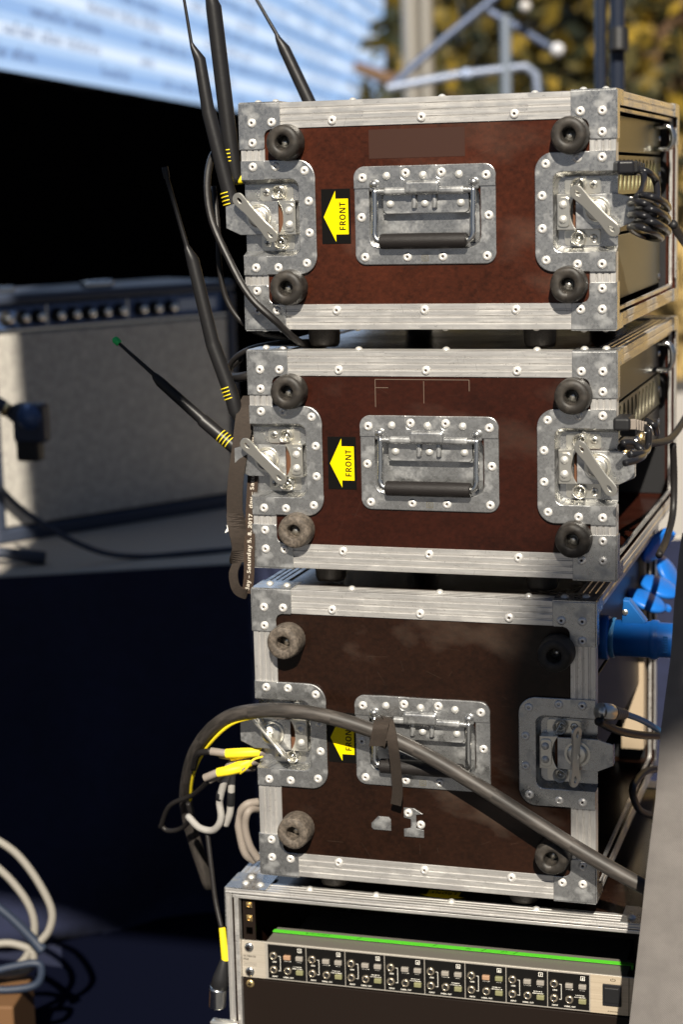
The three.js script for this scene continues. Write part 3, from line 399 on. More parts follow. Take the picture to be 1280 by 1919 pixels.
// ------------------------------------------------------------------ eight-channel unit in the bottom case
const inRack = (x, y, z) => V(x, y, z).applyAxisAngle(V(0, 1, 0), 0.016).add(V(C4.x, C4.y, C4.z)); // rack case local, y from its top
{
  const p = inRack(0.0165, -0.126, -0.0105), U = thing('direct_box_unit', 'silver and black eight channel rack unit under bright green tape', 'rack unit', [p.x, p.y, p.z], 0.016);
  const W = 0.541, H = 0.0515;
  mesh('chassis', [box(0.476, H - 0.003, 0.052, W / 2, H / 2, -0.0285), box(0.45, H - 0.022, 0.12, W / 2, (H - 0.022) / 2, -0.11)], M.unitTop, U);
  const fp = mesh('front_plate', plate(rrect(0, 0, W, H, 0.001), 0.0028, 0.0006, -0.0025), M.faceplate, U);
  const chan = k => canvasTex(256, 228, (c, w, h) => {
    c.fillStyle = '#0d0c0b'; c.fillRect(0, 0, w, h); c.fillStyle = '#e8e4da'; c.strokeStyle = '#e8e4da'; c.lineWidth = 3; c.textAlign = 'center'; c.textBaseline = 'middle';
    c.strokeRect(w * 0.795, h * 0.055, 24, 24); c.font = 'bold 21px sans-serif'; c.fillText(String(k), w * 0.795 + 12, h * 0.055 + 13);
    c.font = 'bold 12px sans-serif'; c.fillText('LINK', w * 0.17, h * 0.51); c.fillText('INPUT', w * 0.17, h * 0.945); c.fillText('UNBAL. OUT', w * 0.53, h * 0.945);
    c.font = 'bold 10px sans-serif'; for (const [x0, y0, n] of [[0.43, 0.44, 6], [0.77, 0.44, 4], [0.67, 0.59, 7], [0.64, 0.645, 9]]) for (let i = 0; i < n; i++) c.fillRect(w * x0 + i * 8, h * y0, 3 + rnd() * 4, 5);
    c.beginPath(); c.moveTo(w * 0.27, h * 0.33); c.lineTo(w * 0.325, h * 0.33); c.lineTo(w * 0.325, h * 0.76); c.lineTo(w * 0.27, h * 0.76); c.stroke();
  });
  const jg = lathe([[0.0001, -0.002], [0.0030, -0.002], [0.0031, 0.0022], [0.0040, 0.0026], [0.0050, 0.0020], [0.0054, 0]], 18), inner = lathe([[0, 0.0004], [0.0030, 0.0004]], 14), bg = rbox(0.0098, 0.0062, 0.005, 0.0012);
  const jackM = mat(0.60, 0.52, 0.40, { metalness: 0.9, roughness: 0.3 }), btnA = mat(0.22, 0.20, 0.175, { roughness: 0.45 }), btnB = mat(0.30, 0.18, 0.11, { roughness: 0.45 }), btnC = mat(0.17, 0.165, 0.085, { roughness: 0.4 });
  for (let k = 0; k < 8; k++) {
    const x0 = 0.0365 + k * 0.05335, cm = mat(1, 1, 1, { map: chan(k + 1), roughness: 0.4 });
    const cp = mesh('channel_panel', new THREE.BoxGeometry(0.0522, 0.0468, 0.0008), [M.black, M.black, M.black, M.black, cm, M.black], U); cp.position.set(x0 + 0.0262, H / 2, 0.0007);
    for (const [x, y] of [[-0.0185, 0.0082], [-0.0185, -0.0112], [0.0010, -0.0112]]) { const j = mesh('jack', jg, jackM, cp); j.position.set(x, y, 0.0004); const i = mesh('jack_hole', inner, M.black, cp); i.position.set(x, y, 0.0012); }
    for (const [x, y, m] of [[0.0010, 0.0080, k === 0 || k === 5 ? btnB : btnA], [0.0178, 0.0080, k === 5 ? btnC : btnA], [0.0178, -0.0115, btnC]]) { const b = mesh('push_button', bg, m, cp); b.position.set(x, y, 0.0020); }
  }
  const ear = canvasTex(200, 320, (c, w, h) => { c.fillStyle = '#b9b0a2'; c.fillRect(0, 0, w, h); for (let i = 0; i < 90; i++) { c.fillStyle = `rgba(${i % 2 ? 255 : 60},${i % 2 ? 245 : 50},${i % 2 ? 230 : 40},0.06)`; c.fillRect(0, rnd() * h, w, 1 + rnd() * 3); } c.fillStyle = '#2b251f'; c.font = 'bold 25px sans-serif'; c.fillText('ULTRA-DI', 8, 142); c.fillText('PRO', 8, 170); c.font = '13px sans-serif'; for (const y of [190, 202, 214]) for (let x = 10; x < 120; x += 9) c.fillRect(x, y, 3 + rnd() * 5, 3); });
  const earM = mat(1, 1, 1, { map: ear, metalness: 0.45, roughness: 0.45 }), e1 = mesh('ear_plate', new THREE.BoxGeometry(0.032, 0.0505, 0.0008), [M.faceplate, M.faceplate, M.faceplate, M.faceplate, earM, M.faceplate], U); e1.position.set(0.0163, H / 2, 0.0007);
  const pw = canvasTex(256, 320, (c, w, h) => { c.fillStyle = '#c2b39c'; c.fillRect(0, 0, w, h); for (let i = 0; i < 90; i++) { c.fillStyle = `rgba(${i % 2 ? 255 : 60},${i % 2 ? 240 : 50},${i % 2 ? 215 : 40},0.06)`; c.fillRect(0, rnd() * h, w, 1 + rnd() * 3); } c.strokeStyle = '#3a2f22'; c.fillStyle = '#3a2f22'; c.lineWidth = 3; c.beginPath(); c.arc(96, 32, 10, -1.0, 4.1); c.moveTo(96, 18); c.lineTo(96, 32); c.stroke(); c.font = 'bold 13px sans-serif'; c.textAlign = 'center'; c.fillText('POWER', 96, 302); c.beginPath(); c.moveTo(164, 0); c.lineTo(164, h); c.stroke(); c.beginPath(); c.moveTo(172, 210); c.lineTo(232, 120); c.lineTo(256, 210); c.closePath(); c.stroke(); for (let x = 194; x < 240; x += 8) c.fillRect(x, 198, 5, 6); });
  const pM = mat(1, 1, 1, { map: pw, metalness: 0.45, roughness: 0.42 }), pp = mesh('power_plate', new THREE.BoxGeometry(0.0755, 0.0505, 0.0008), [M.faceplate, M.faceplate, M.faceplate, M.faceplate, pM, M.faceplate], U); pp.position.set(0.0365 + 8 * 0.05335 + 0.0382, H / 2, 0.0007);
  mesh('switch_frame', [rbox(0.0235, 0.0285, 0.003, 0.001, -0.0105, 0.0005, 0.0012)], M.blackGloss, pp); const rk = mesh('rocker', rbox(0.0185, 0.0215, 0.005, 0.0012), M.black, pp); rk.position.set(-0.0105, 0.0012, 0.0026); rk.rotation.x = 0.14;
  for (const [x, y] of [[0.0105, 0.0425], [0.0105, 0.0085], [W - 0.009, 0.0425], [W - 0.009, 0.0085]]) { const s = mesh('rack_screw', merge([screwGeo.clone().scale(1.35, 1.35, 1.5)]), M.chrome, U); s.position.set(x, y, 0.0012); mesh('screw_cross', crossGeo.clone().scale(1.3, 1.3, 1.6), M.brownUnit, s); }
  const tp = tag(mesh('green_tape', [box(0.478, 0.0006, 0.0078, 0, 0, 0), box(0.003, 0.006, 0.0078, 0.2400, -0.0026, 0)], M.tape), 'bright green tape strip along top of the eight channel unit', 'tape'); const q = inRack(0.0165 + W / 2 + 0.001, -0.0735, -0.047); tp.position.copy(q); tp.rotation.y = 0.016;
  const wr = canvasTex(1024, 40, (c, w, h) => { c.fillStyle = '#4db32a'; c.fillRect(0, 0, w, h); c.strokeStyle = 'rgba(20,70,15,0.8)'; c.lineWidth = 3; c.font = 'italic 34px sans-serif'; c.fillStyle = 'rgba(20,80,15,0.85)'; c.fillText('VORI', 90, 32); c.fillText('K', 560, 32); c.fillText('P', 660, 32); for (const x of [250, 470, 610, 700]) { c.beginPath(); c.moveTo(x, 40); c.lineTo(x + 10, 0); c.stroke(); } });
  tp.material = [M.tape, M.tape, M.tape]; tp.material = M.tape; const tm = mat(1, 1, 1, { map: wr, roughness: 0.5 }); const tl = mesh('tape_writing', (() => { const g = new THREE.PlaneGeometry(0.476, 0.0076).rotateX(-Math.PI / 2); return g.translate(0, 0.0007, 0); })(), tm, tp);
  // brown blank panel below
  const bp = inRack(0.0165, -0.400, -0.0125), B = thing('blank_rack_panel', 'plain dark brown rack panel below the eight channel unit', 'rack panel', [bp.x, bp.y, bp.z], 0.016);
  mesh('plate', plate(rrect(0, 0, W, 0.272, 0.002), 0.003, 0.0008, 0), M.brownUnit, B); for (const x of [0.0105, W - 0.0105]) { const s = mesh('rack_screw', screwGeo.clone().scale(1.15, 1.15, 1.4), M.brass, B); s.position.set(x, 0.2655, 0.003); mesh('screw_cross', crossGeo.clone().scale(1.1, 1.1, 1.5), M.brownUnit, s); }
}
// ------------------------------------------------------------------ gear inside the upper cases, seen through their right-hand openings
function rackUnit(name, label, C, W, y0, h, m, o = {}) { // panel facing +x, width along z
  const x = W - 0.024, U = thing(name, label, 'rack unit', [C[0] + x, C[1] + y0, C[2]], C[3] || 0, o.group), z0 = -0.022, z1 = -DD + 0.022, L = z0 - z1;
  if (o.vents) { const s = rrect(z1, 0.001, z0, h - 0.001, 0.001); for (let z = z0 - 0.045; z > z1 + 0.05; z -= 0.0335) { const q = new THREE.Path(); q.absellipse(z, h / 2, 0.0125, h * 0.40, 0, Math.PI * 2, true); s.holes.push(q); } const g = new THREE.ExtrudeGeometry(s, { depth: 0.002, bevelEnabled: false, curveSegments: 16 }); mesh('vent_plate', uvm(g.rotateY(-Math.PI / 2).scale(1, 1, 1)).translate(0.002, 0, 0), m, U); mesh('body', box(0.30, h - 0.004, L - 0.03, -0.152, h / 2, (z0 + z1) / 2), M.black, U); }
  else mesh('front_plate', [rbox(0.003, h - 0.0015, L, 0.0008, 0, h / 2, (z0 + z1) / 2)], m, U), mesh('body', box(0.28, h - 0.004, L - 0.03, -0.142, h / 2, (z0 + z1) / 2), M.black, U);
  for (const z of [z0 - 0.008, z1 + 0.008]) for (const y of h > 0.06 ? [0.01, h - 0.01] : [h / 2]) { const s = mesh('rack_screw', screwGeo.clone().rotateY(Math.PI / 2), M.chrome, U); s.position.set(0.0018, y, z); }
  if (o.sockets) for (let i = 0; i < 9; i++) { const k = mesh('socket', lathe([[0.004, -0.002], [0.0045, 0.003], [0.0085, 0.0035], [0.0095, 0.002], [0.0098, 0]], 16).rotateY(Math.PI / 2), i % 3 ? M.chrome : M.brass, U); k.position.set(0.0016, h / 2, z0 - 0.06 - i * 0.046); }
  if (o.handle) for (const z of [z1 + 0.05]) mesh('unit_handle', [sweep([V(0.001, 0.008, z), V(0.02, 0.008, z), V(0.026, 0.014, z), V(0.026, h - 0.014, z), V(0.02, h - 0.008, z), V(0.001, h - 0.008, z)], 0.0034, { n: 3, seg: 8 }), sweep([V(0.001, 0.008, z + 0.014), V(0.02, 0.008, z + 0.014), V(0.026, 0.014, z + 0.014), V(0.026, h - 0.014, z + 0.014), V(0.02, h - 0.008, z + 0.014), V(0.001, h - 0.008, z + 0.014)], 0.0034, { n: 3, seg: 8 })], M.chrome, U);
  return U;
}
const A1 = [-0.23, 0, 0], A2 = [-0.229, -0.2995, 0.0019], A3 = [-0.2304, -0.7053, 0.0115];
rackUnit('receiver_unit', 'olive grey rack unit with chrome handle, uppermost in the topmost case', A1, 0.46, 0.205, 0.046, M.olive, { handle: 1 });
rackUnit('vented_unit', 'olive grey unit with row of oval vents in the topmost case', A1, 0.46, 0.153, 0.050, M.olive, { vents: 1 });
rackUnit('power_strip_unit', 'black unit behind the coiled cord in the topmost case', A1, 0.46, 0.107, 0.044, M.darkUnit, { sockets: 1 });
rackUnit('receiver_unit', 'tall olive brown unit, lowermost in the topmost case', A1, 0.46, 0.024, 0.081, M.oliveDark);
rackUnit('receiver_unit', 'black rack unit with chrome handle, uppermost in the second case', A2, 0.46, 0.196, 0.054, M.darkUnit, { handle: 1 });
rackUnit('vented_unit', 'black unit with row of oval vents in the second case', A2, 0.46, 0.148, 0.047, M.oliveDark, { vents: 1 });
rackUnit('power_strip_unit', 'black unit with a row of sockets, lowest in the second case', A2, 0.46, 0.100, 0.046, M.darkUnit, { sockets: 1 });
rackUnit('power_distributor', 'black panel with blue mains sockets in the third case', A3, 0.438, 0.255, 0.098, M.darkUnit);
rackUnit('power_strip_unit', 'black unit low in the third case beside the blue cord', A3, 0.438, 0.140, 0.11, M.brownUnit);
{ const r = tag(mesh('rear_rack_rail', [box(0.03, 0.30, 0.003, A3[0] + 0.405, A3[1] + 0.19, A3[2] - DD + 0.045), box(0.003, 0.30, 0.03, A3[0] + 0.421, A3[1] + 0.19, A3[2] - DD + 0.03)], M.ply), 'pale upright rack rail at the far corner of the third case', 'rack rail'); }
// ------------------------------------------------------------------ antennas
function bands(parent, a, b, r, n = 4, m = M.yellow) { const d = b.clone().sub(a); for (let i = 0; i < n; i++) { const p = a.clone().addScaledVector(d, i / n), q = a.clone().addScaledVector(d, (i + 0.22) / n); mesh('yellow_band', cyl(r, r, p, q, 20), m, parent); } }
const W_ = (l, z) => l.map(([x, y, zz]) => at(x, y, zz ?? z));
{
  let p = W_([[338, -40], [358, 80], [361, 88], [374, 112], [389, 203], [391, 210], [437, 395]], -0.012);
  const a1 = tag(mesh('antenna', sweep(p, [0.0017, 0.0022, 0.0035, 0.0074, 0.0080, 0.0088, 0.0092], { seg: 18 }), M.antenna), 'black stick antenna leaning at the left latch of the topmost case, kinked near its middle', 'antenna'); bands(a1, at(426, 360, -0.012), at(433, 388, -0.012), 0.0096);
  p = W_([[394, -30], [396, 0], [400, 14], [430, 262], [441, 335], [443, 345]], -0.05);
  const a2 = tag(mesh('antenna', sweep(p, [0.0075, 0.0078, 0.0098, 0.0100, 0.0100, 0.006], { seg: 18 }), M.antenna), 'thick black stick antenna rising past the top left corner of the topmost case', 'antenna'); bands(a2, at(430.5, 280, -0.05), at(434, 308, -0.05), 0.0104);
  mesh('connector', [cyl(0.006, 0.006, at(441, 338, -0.05), at(470, 334, -0.05))], M.yellow, a2);
  p = W_([[470, -25], [481, 0], [518, 64], [521, 72], [533, 92], [580, 192], [590, 215]], -0.22);
  tag(mesh('antenna', sweep(p, [0.002, 0.0022, 0.0026, 0.004, 0.0078, 0.0085, 0.0085], { seg: 16 }), M.antenna), 'black antenna standing behind the top edge of the topmost case, before the screen', 'antenna');
  p = W_([[308, 313], [312, 333], [312.5, 334], [349, 460], [351, 466], [361, 488], [397, 640], [399, 646], [434, 742], [441, 770], [452, 792]], -0.02);
  const a4 = tag(mesh('antenna', sweep(p, [0.0042, 0.0042, 0.0028, 0.0032, 0.0045, 0.0082, 0.0088, 0.0094, 0.0094, 0.0094, 0.005], { seg: 18 }), M.antenna), 'long bent black antenna beside the gap between the two upper cases', 'antenna'); bands(a4, at(426, 725, -0.02), at(435, 751, -0.02), 0.0099);
  p = W_([[222, 643], [287, 701], [291, 706], [300, 716], [376, 784], [380, 788], [455, 852]], -0.03);
  const a5 = tag(mesh('antenna', sweep(p, [0.0022, 0.0030, 0.0050, 0.0068, 0.0072, 0.0086, 0.0088], { seg: 18 }), M.antenna), 'slanting black antenna with a bright green tip beside the second case', 'antenna'); mesh('green_tip', sweep(W_([[213, 633], [216, 637], [223, 644]], -0.03), [0.003, 0.0050, 0.0046], { seg: 12 }), M.green, a5); bands(a5, at(413, 816, -0.03), at(434, 834, -0.03), 0.0091);
}
// ------------------------------------------------------------------ cables and straps at the left
const cableT = (name, label, pts, r, m = M.cable, cat = 'cable') => tag(mesh(name, sweep(pts, r, { n: 8 }), m), label, cat);
cableT('cable', 'black cable looping past the bottom left corner of the topmost case', W_([[412, 270, -0.06], [396, 296, -0.04], [388, 345, -0.02], [396, 410, 0.0], [425, 478, 0.012], [468, 555, 0.022], [520, 605, 0.016], [560, 640, -0.02], [610, 648, -0.10]]), 0.0046);
cableT('cable', 'thin black cable hanging behind the looping one at the topmost case', W_([[400, 350, -0.08], [408, 430, -0.06], [411, 500, -0.05], [424, 560, -0.05], [448, 598, -0.05], [480, 622, -0.05], [540, 636, -0.06]]), 0.0036);
cableT('cable', 'black cable lying in the gap left between the two upper cases', W_([[428, 712, -0.10], [432, 682, -0.09], [462, 657, -0.08], [520, 644, -0.08], [600, 640, -0.12]]), 0.0038);
cableT('cable', 'short thick black cable stub at left of the second case corner', W_([[480, 700, -0.06], [455, 706, -0.06], [436, 706, -0.08], [428, 690, -0.12], [450, 668, -0.14]]), 0.0060);
// lanyard hanging at the second case
const lanyardTex = canvasTex(128, 2048, (c, w, h) => { c.fillStyle = '#2c221b'; c.fillRect(0, 0, w, h); for (let y = 0; y < h; y += 8) { c.fillStyle = 'rgba(130,105,85,0.35)'; c.fillRect(0, y, w, 3); } c.fillStyle = '#c4bcae'; c.font = 'bold 66px sans-serif'; c.textBaseline = 'middle'; c.save(); c.translate(w / 2, h - 30); c.rotate(-Math.PI / 2); c.fillText('day – Saturday 5. 8. 2017   day – Saturday 5. 8. 2017', 0, 0); c.restore(); });
lanyardTex.wrapT = THREE.RepeatWrapping; lanyardTex.repeat.set(1, 0.0625);
M.strap = mat(1, 1, 1, { map: lanyardTex, roughness: 0.8, bumpMap: weaveBump, bumpScale: 0.00004 });
const plainStrap = mat(1, 1, 1, { map: tex(64, 256, (u, v, i, j) => { const k = (j % 8 < 4 ? 1 : 0.45) * (0.7 + 0.6 * vnoise(u * 16, v * 64, 64, 5)); return [S2(0.036 * k), S2(0.025 * k), S2(0.018 * k)]; }, { srgb: true, rep: [1, 0.8] }), roughness: 0.85, bumpMap: weaveBump, bumpScale: 0.00004 });
{
  const L = thing('lanyard', 'brown woven lanyard with white date lettering hanging beside the second case', 'lanyard', [0, 0, 0]);
  mesh('strap', ribbon(W_([[472, 742, -0.05], [462, 765, -0.02], [450, 840, 0.0], [441, 905, 0.008], [440, 960, 0.008], [449, 1025, 0.004], [445, 1055, 0.0]]), 0.0235, [V(1, 0, -0.5), V(1, 0, -0.3), V(1, 0.1, 0.1), V(1, 0, 0.3), V(1, 0, 0.2), V(1, 0.05, -1.5), V(1, 0.2, 0.3)]), plainStrap, L);
  mesh('lettered_strap', ribbon(W_([[462, 1112, 0.004], [466, 1085, 0.006], [467, 1030, 0.004], [470, 960, -0.004], [474, 880, -0.012], [474, 780, -0.02]]), 0.0165, V(1, 0.05, 0.35)), M.strap, L);
  mesh('loop', ribbon(W_([[445, 1052, 0.0], [437, 1075, 0.004], [444, 1105, 0.008], [462, 1113, 0.004], [470, 1100, -0.006]]), 0.0150, [V(1, 0.2, 0.3), V(1, 0.2, 0.4), V(0.8, 0.7, 0.3), V(0.4, 1, 0.3), V(0.6, 0.8, 0.2)]), plainStrap, L);
  mesh('frayed_end', [0, 1, 2, 3, 4].map(i => sweep(W_([[436, 970 + i * 2, -0.004], [430 - i, 985, -0.003], [422 + i * 2, 998 - i, -0.002]]), 0.0011, { n: 3, seg: 5 })), mat(0.75, 0.74, 0.72, { roughness: 0.8 }), L);
}
// thick cable strapped to the handle of the third case
{
  const z = 0.045, c = tag(mesh('thick_cable', sweep(W_([[392, 1660, -0.16], [352, 1530, -0.12], [352, 1455, -0.06], [378, 1388, -0.005], [430, 1343, 0.03], [500, 1331, 0.047], [590, 1338, 0.050], [690, 1366, 0.046], [790, 1410, 0.043], [900, 1475, 0.042], [1010, 1545, 0.046], [1110, 1607, 0.050], [1215, 1665, 0.05], [1300, 1700, 0.03]]), 0.0094, { n: 10, seg: 18 }), M.cableDusty), 'thick dusty black cable arching across the third case and strapped to its handle', 'cable');
  tag(mesh('yellow_cord', sweep(W_([[356, 1500, -0.085], [362, 1452, -0.045], [392, 1395, 0.008], [436, 1356, 0.034], [482, 1343, 0.046]]), 0.0021, { n: 8, seg: 8 }), M.yellow), 'thin yellow cord running along inside of the thick black cable arch', 'cord');
  const S = thing('cable_strap', 'dark hook and loop strap tying the thick cable to the handle', 'strap', [0, 0, 0]);
  const loop = []; const cc = at(716, 1378, 0.045), T = at(760, 1397, 0.045).sub(at(680, 1362, 0.045)).normalize(), N = V(0, 0, 1), B = T.clone().cross(N).normalize();
  for (let i = 0; i <= 14; i++) { const a = i / 14 * Math.PI * 2; loop.push(cc.clone().addScaledVector(N, Math.cos(a) * 0.0125).addScaledVector(B, Math.sin(a) * 0.0135)); }
  mesh('wrap', ribbon(loop, 0.020, T), plainStrap, S);
  mesh('upper_loop', ribbon(W_([[706, 1398, 0.056], [714, 1360, 0.060], [718, 1346, 0.034], [724, 1344, 0.016]]), 0.020, V(1, 0.1, 0)), plainStrap, S);
  mesh('tail', ribbon(W_([[722, 1343, 0.020], [729, 1352, 0.050], [736, 1390, 0.061], [742, 1440, 0.050], [745, 1485, 0.036], [742, 1508, 0.028]]), 0.0145, V(1, -0.1, 0.2)), plainStrap, S);
}
// bundle of tagged tails under the arch
{
  const T = thing('tagged_cable_bundle', 'grey cable tails with bright yellow tags by the third case latch', 'cable', [0, 0, 0]);
  const rows = [[[395, 1408], [424, 1412], [486, 1410], 0.01], [[412, 1414], [433, 1417], [492, 1405], 0.004], [[383, 1458], [408, 1448], [452, 1440], 0.014], [[392, 1462], [420, 1446], [470, 1428], 0.006]];
  for (const [a, b, c, z] of rows) { mesh('grey_tail', sweep(W_([[a[0], a[1], z], [b[0], b[1], z]]), 0.0052, { seg: 12 }), M.greyCable, T); mesh('yellow_tag', sweep(W_([[b[0], b[1], z], [(b[0] + c[0]) / 2, (b[1] + c[1]) / 2, z], [c[0], c[1], z - 0.006]]), [0.0062, 0.0066, 0.0060], { seg: 12 }), M.yellow, T); mesh('cable_end', sweep(W_([[c[0], c[1], z - 0.006], [c[0] + 22, c[1] - 1, z - 0.03]]), 0.005), M.greyCable, T); }
  mesh('tag_tie', sweep(W_([[492, 1418, 0.012], [474, 1424, 0.022], [462, 1440, 0.024], [450, 1450, 0.016]]), 0.0014, { n: 6, seg: 6 }), M.yellow, T);
  mesh('dark_tail', sweep(W_([[395, 1408, 0.01], [372, 1412, 0.0], [362, 1440, -0.03]]), 0.0042, { n: 6 }), M.cable, T);
  mesh('grey_tail', sweep(W_([[470, 1424, 0.0], [448, 1422, 0.0], [430, 1434, -0.004], [410, 1462, -0.01]]), 0.0046, { n: 6 }), M.greyCable, T);
  const br = (l, n) => { const o = tag(mesh('braided_cable', sweep(W_(l), 0.0048, { n: 8, seg: 12 }), M.braid), n, 'cable'); return o; };
  const b1 = br([[432, 1440, 0.0], [420, 1466, -0.004], [413, 1492, -0.008], [411, 1505, -0.01], [414, 1530, -0.012], [410, 1545, -0.014], [398, 1556, -0.02], [375, 1552, -0.03], [352, 1530, -0.05]], 'grey braided cable curling down under the yellow tags');
  mesh('black_sleeve', sweep(W_([[412.5, 1473 + 12, -0.0075], [411, 1498, -0.0092]]), 0.0054), M.black, b1);
  const b2 = br([[436, 1440, -0.01], [434, 1462, -0.012], [433, 1484, -0.014], [432, 1508, -0.018], [430, 1525, -0.02], [422, 1546, -0.024]], 'straight grey braided cable end beside the curling one');
  mesh('black_sleeve', sweep(W_([[433, 1483, -0.014], [432, 1508, -0.018]]), 0.0054), M.black, b2);
  for (const [l, n] of [[[[300, 1550, -0.10], [318, 1510, -0.08], [360, 1490, -0.06], [392, 1462, -0.01]], 'thin black cord reaching left from the tagged tails'], [[[300, 1545, -0.10], [312, 1556, -0.10], [340, 1552, -0.09], [356, 1528, -0.07], [352, 1505, -0.06]], 'thin black cord loop left of the thick cable'], [[[388, 1560, -0.03], [395, 1620, -0.02], [404, 1690, -0.01], [415, 1740, 0.0]], 'thin black cable dropping to the connector at the bottom case']]) cableT('cord', n, W_(l), 0.0034, M.cable, 'cord');
  cableT('grey_cable_loops', 'grey looped cable hanging behind left edge of the third case', W_([[484, 1503, -0.06], [462, 1508, -0.05], [447, 1530, -0.05], [450, 1565, -0.05], [460, 1600, -0.055], [476, 1612, -0.07]]), 0.0056, M.greyCable);
  cableT('grey_cable_loops', 'second grey loop hanging behind left edge of the third case', W_([[490, 1515, -0.07], [466, 1520, -0.045], [459, 1545, -0.045], [468, 1585, -0.05], [484, 1610, -0.06]]), 0.0052, M.greyCable);
  // connector at the bottom case
  const X = thing('audio_connector', 'black and silver audio connector with yellow sleeve at the bottom case edge', 'connector', [0, 0, 0]);
  mesh('yellow_sleeve', sweep(W_([[416, 1738, 0.0], [422, 1800, 0.004]]), [0.0044, 0.0052]), M.yellow, X); mesh('boot', sweep(W_([[421, 1798, 0.004], [414, 1830, 0.006], [410, 1850, 0.006]]), [0.0058, 0.0105, 0.0122]), M.black, X); mesh('shell', sweep(W_([[410, 1848, 0.006], [409, 1854, 0.006], [409, 1856, 0.006], [407, 1884, 0.006], [407, 1887, 0.006]]), [0.0122, 0.0126, 0.0118, 0.0118, 0.011]), M.chrome, X);
}
// ------------------------------------------------------------------ cords and plugs at the right
{
  const xr = 0.235, PX = (l, dx = 0) => l.map(([a, b, d]) => atx(a, b, xr + (d ?? dx)));
  const c1 = thing('mains_cable', 'coiled black power cord hanging at right side of the topmost case', 'cable', [0, 0, 0]);
  const ctr = atx(1224, 408, xr + 0.035);
  for (let k = 0; k < 6; k++) { const l = []; for (let i = 0; i <= 24; i++) { const a = i / 24 * Math.PI * 2; l.push(ctr.clone().add(V(-0.008 + Math.cos(a) * 0.022 + (k % 2) * 0.008, (k - 2.5) * 0.0068 + Math.sin(a) * 0.010, Math.sin(a + 0.6) * 0.105))); } mesh('coil', sweep(l, 0.0040, { seg: 8, caps: false }), M.blackGloss, c1); }
  mesh('cord_lead', sweep(PX([[1196, 318, 0.02], [1212, 322, 0.03], [1230, 340, 0.035], [1233, 375, 0.04], [1226, 412, 0.045], [1222, 428, 0.045]]), 0.0042, { n: 8, seg: 10 }), M.blackGloss, c1);
  mesh('cord_lead', sweep(PX([[1190, 312, 0.015], [1204, 320, 0.025], [1208, 340, 0.03], [1196, 368, 0.03], [1184, 380, 0.02]]), 0.0038, { n: 8, seg: 10 }), M.blackGloss, c1);
  mesh('plug', [rbox(0.020, 0.016, 0.040, 0.004, 0, 0, 0).rotateY(0.3).translate(...atx(1170, 314, xr + 0.008).toArray()), rbox(0.020, 0.016, 0.040, 0.004).translate(...atx(1184, 316, xr + 0.01).toArray())], M.blackGloss, c1);
  mesh('strain_relief', [0, 1, 2, 3].map(i => rbox(0.008, 0.013, 0.006, 0.001).translate(...atx(1190 + i * 4.4, 312 + i * 1.6, xr + 0.018).toArray())), M.black, c1);
  const tail = cableT('mains_cable', 'black cord running back from the coil at the topmost case', PX([[1262, 420, 0.03], [1272, 436, 0.03], [1290, 462, 0.03]]), 0.0058, M.black, 'cable');
  const c2 = thing('mains_cable', 'black power cord with ribbed plug at right side of the second case', 'cable', [0, 0, 0]);
  mesh('cord_lead', sweep(PX([[1205, 800, 0.02], [1216, 806, 0.03], [1216, 835, 0.03], [1200, 850, 0.03], [1180, 852, 0.02]]), 0.0040, { n: 8, seg: 10 }), M.blackGloss, c2);
  mesh('cord_lead', sweep(PX([[1212, 788, 0.02], [1226, 796, 0.03], [1232, 812, 0.03]]), 0.0040, { n: 6, seg: 10 }), M.blackGloss, c2);
  mesh('cord_lead', sweep(PX([[1168, 830, 0.01], [1190, 832, 0.02], [1206, 846, 0.03], [1194, 862, 0.03], [1172, 868, 0.02]]), 0.0040, { n: 6, seg: 10 }), M.blackGloss, c2);
  mesh('plug', [rbox(0.020, 0.016, 0.04, 0.004).translate(...atx(1170, 792, xr + 0.008).toArray()), rbox(0.020, 0.015, 0.04, 0.004).translate(...atx(1182, 803, xr + 0.012).toArray())], M.black, c2);
  mesh('strain_relief', [0, 1, 2, 3, 4].map(i => rbox(0.008, 0.012, 0.006, 0.001).translate(...atx(1187 + i * 5, 795 + i * 1.2, xr + 0.02).toArray())), M.greyCable, c2);
  cableT('mains_cable', 'thick black cord bending down behind the second case toward the blue caps', PX([[1165, 838, 0.0], [1205, 832, 0.01], [1250, 826, 0.02], [1268, 810, 0.02], [1290, 775, 0.02]]), 0.0048, M.black, 'cable');
  cableT('mains_cable', 'grey black cord hanging down along far edge of the second case', PX([[1262, 832, 0.02], [1264, 900, 0.02], [1262, 960, 0.02], [1250, 1010, 0.02], [1236, 1040, 0.02]]), 0.0048, M.cable, 'cable');
  // blue mains plug in the third case
  const xs = 0.190, b0 = atx(1132, 1194, xs), ax = V(1, 0, 0), P = thing('blue_mains_plug', 'bright blue industrial mains plug pushed into the third case', 'plug', [b0.x, b0.y, b0.z]);
  const L = pr => new THREE.LatheGeometry(pr.map(p => new THREE.Vector2(p[0], p[1])), 32).rotateZ(-Math.PI / 2);
  mesh('socket_ring', L([[0.0, -0.01], [0.029, -0.01], [0.029, 0.006], [0.025, 0.010], [0.0, 0.010]]), M.blue, P); mesh('collar', L([[0.0245, 0.009], [0.026, 0.010], [0.026, 0.015], [0.0245, 0.016]]), mat(0.05, 0.2, 0.42, { roughness: 0.4 }), P);
  mesh('barrel', L([[0, 0.008], [0.0235, 0.010], [0.0235, 0.060], [0.0255, 0.062], [0.0255, 0.070], [0.0225, 0.072], [0.0222, 0.135], [0.019, 0.140], [0, 0.140]]), M.blue, P);
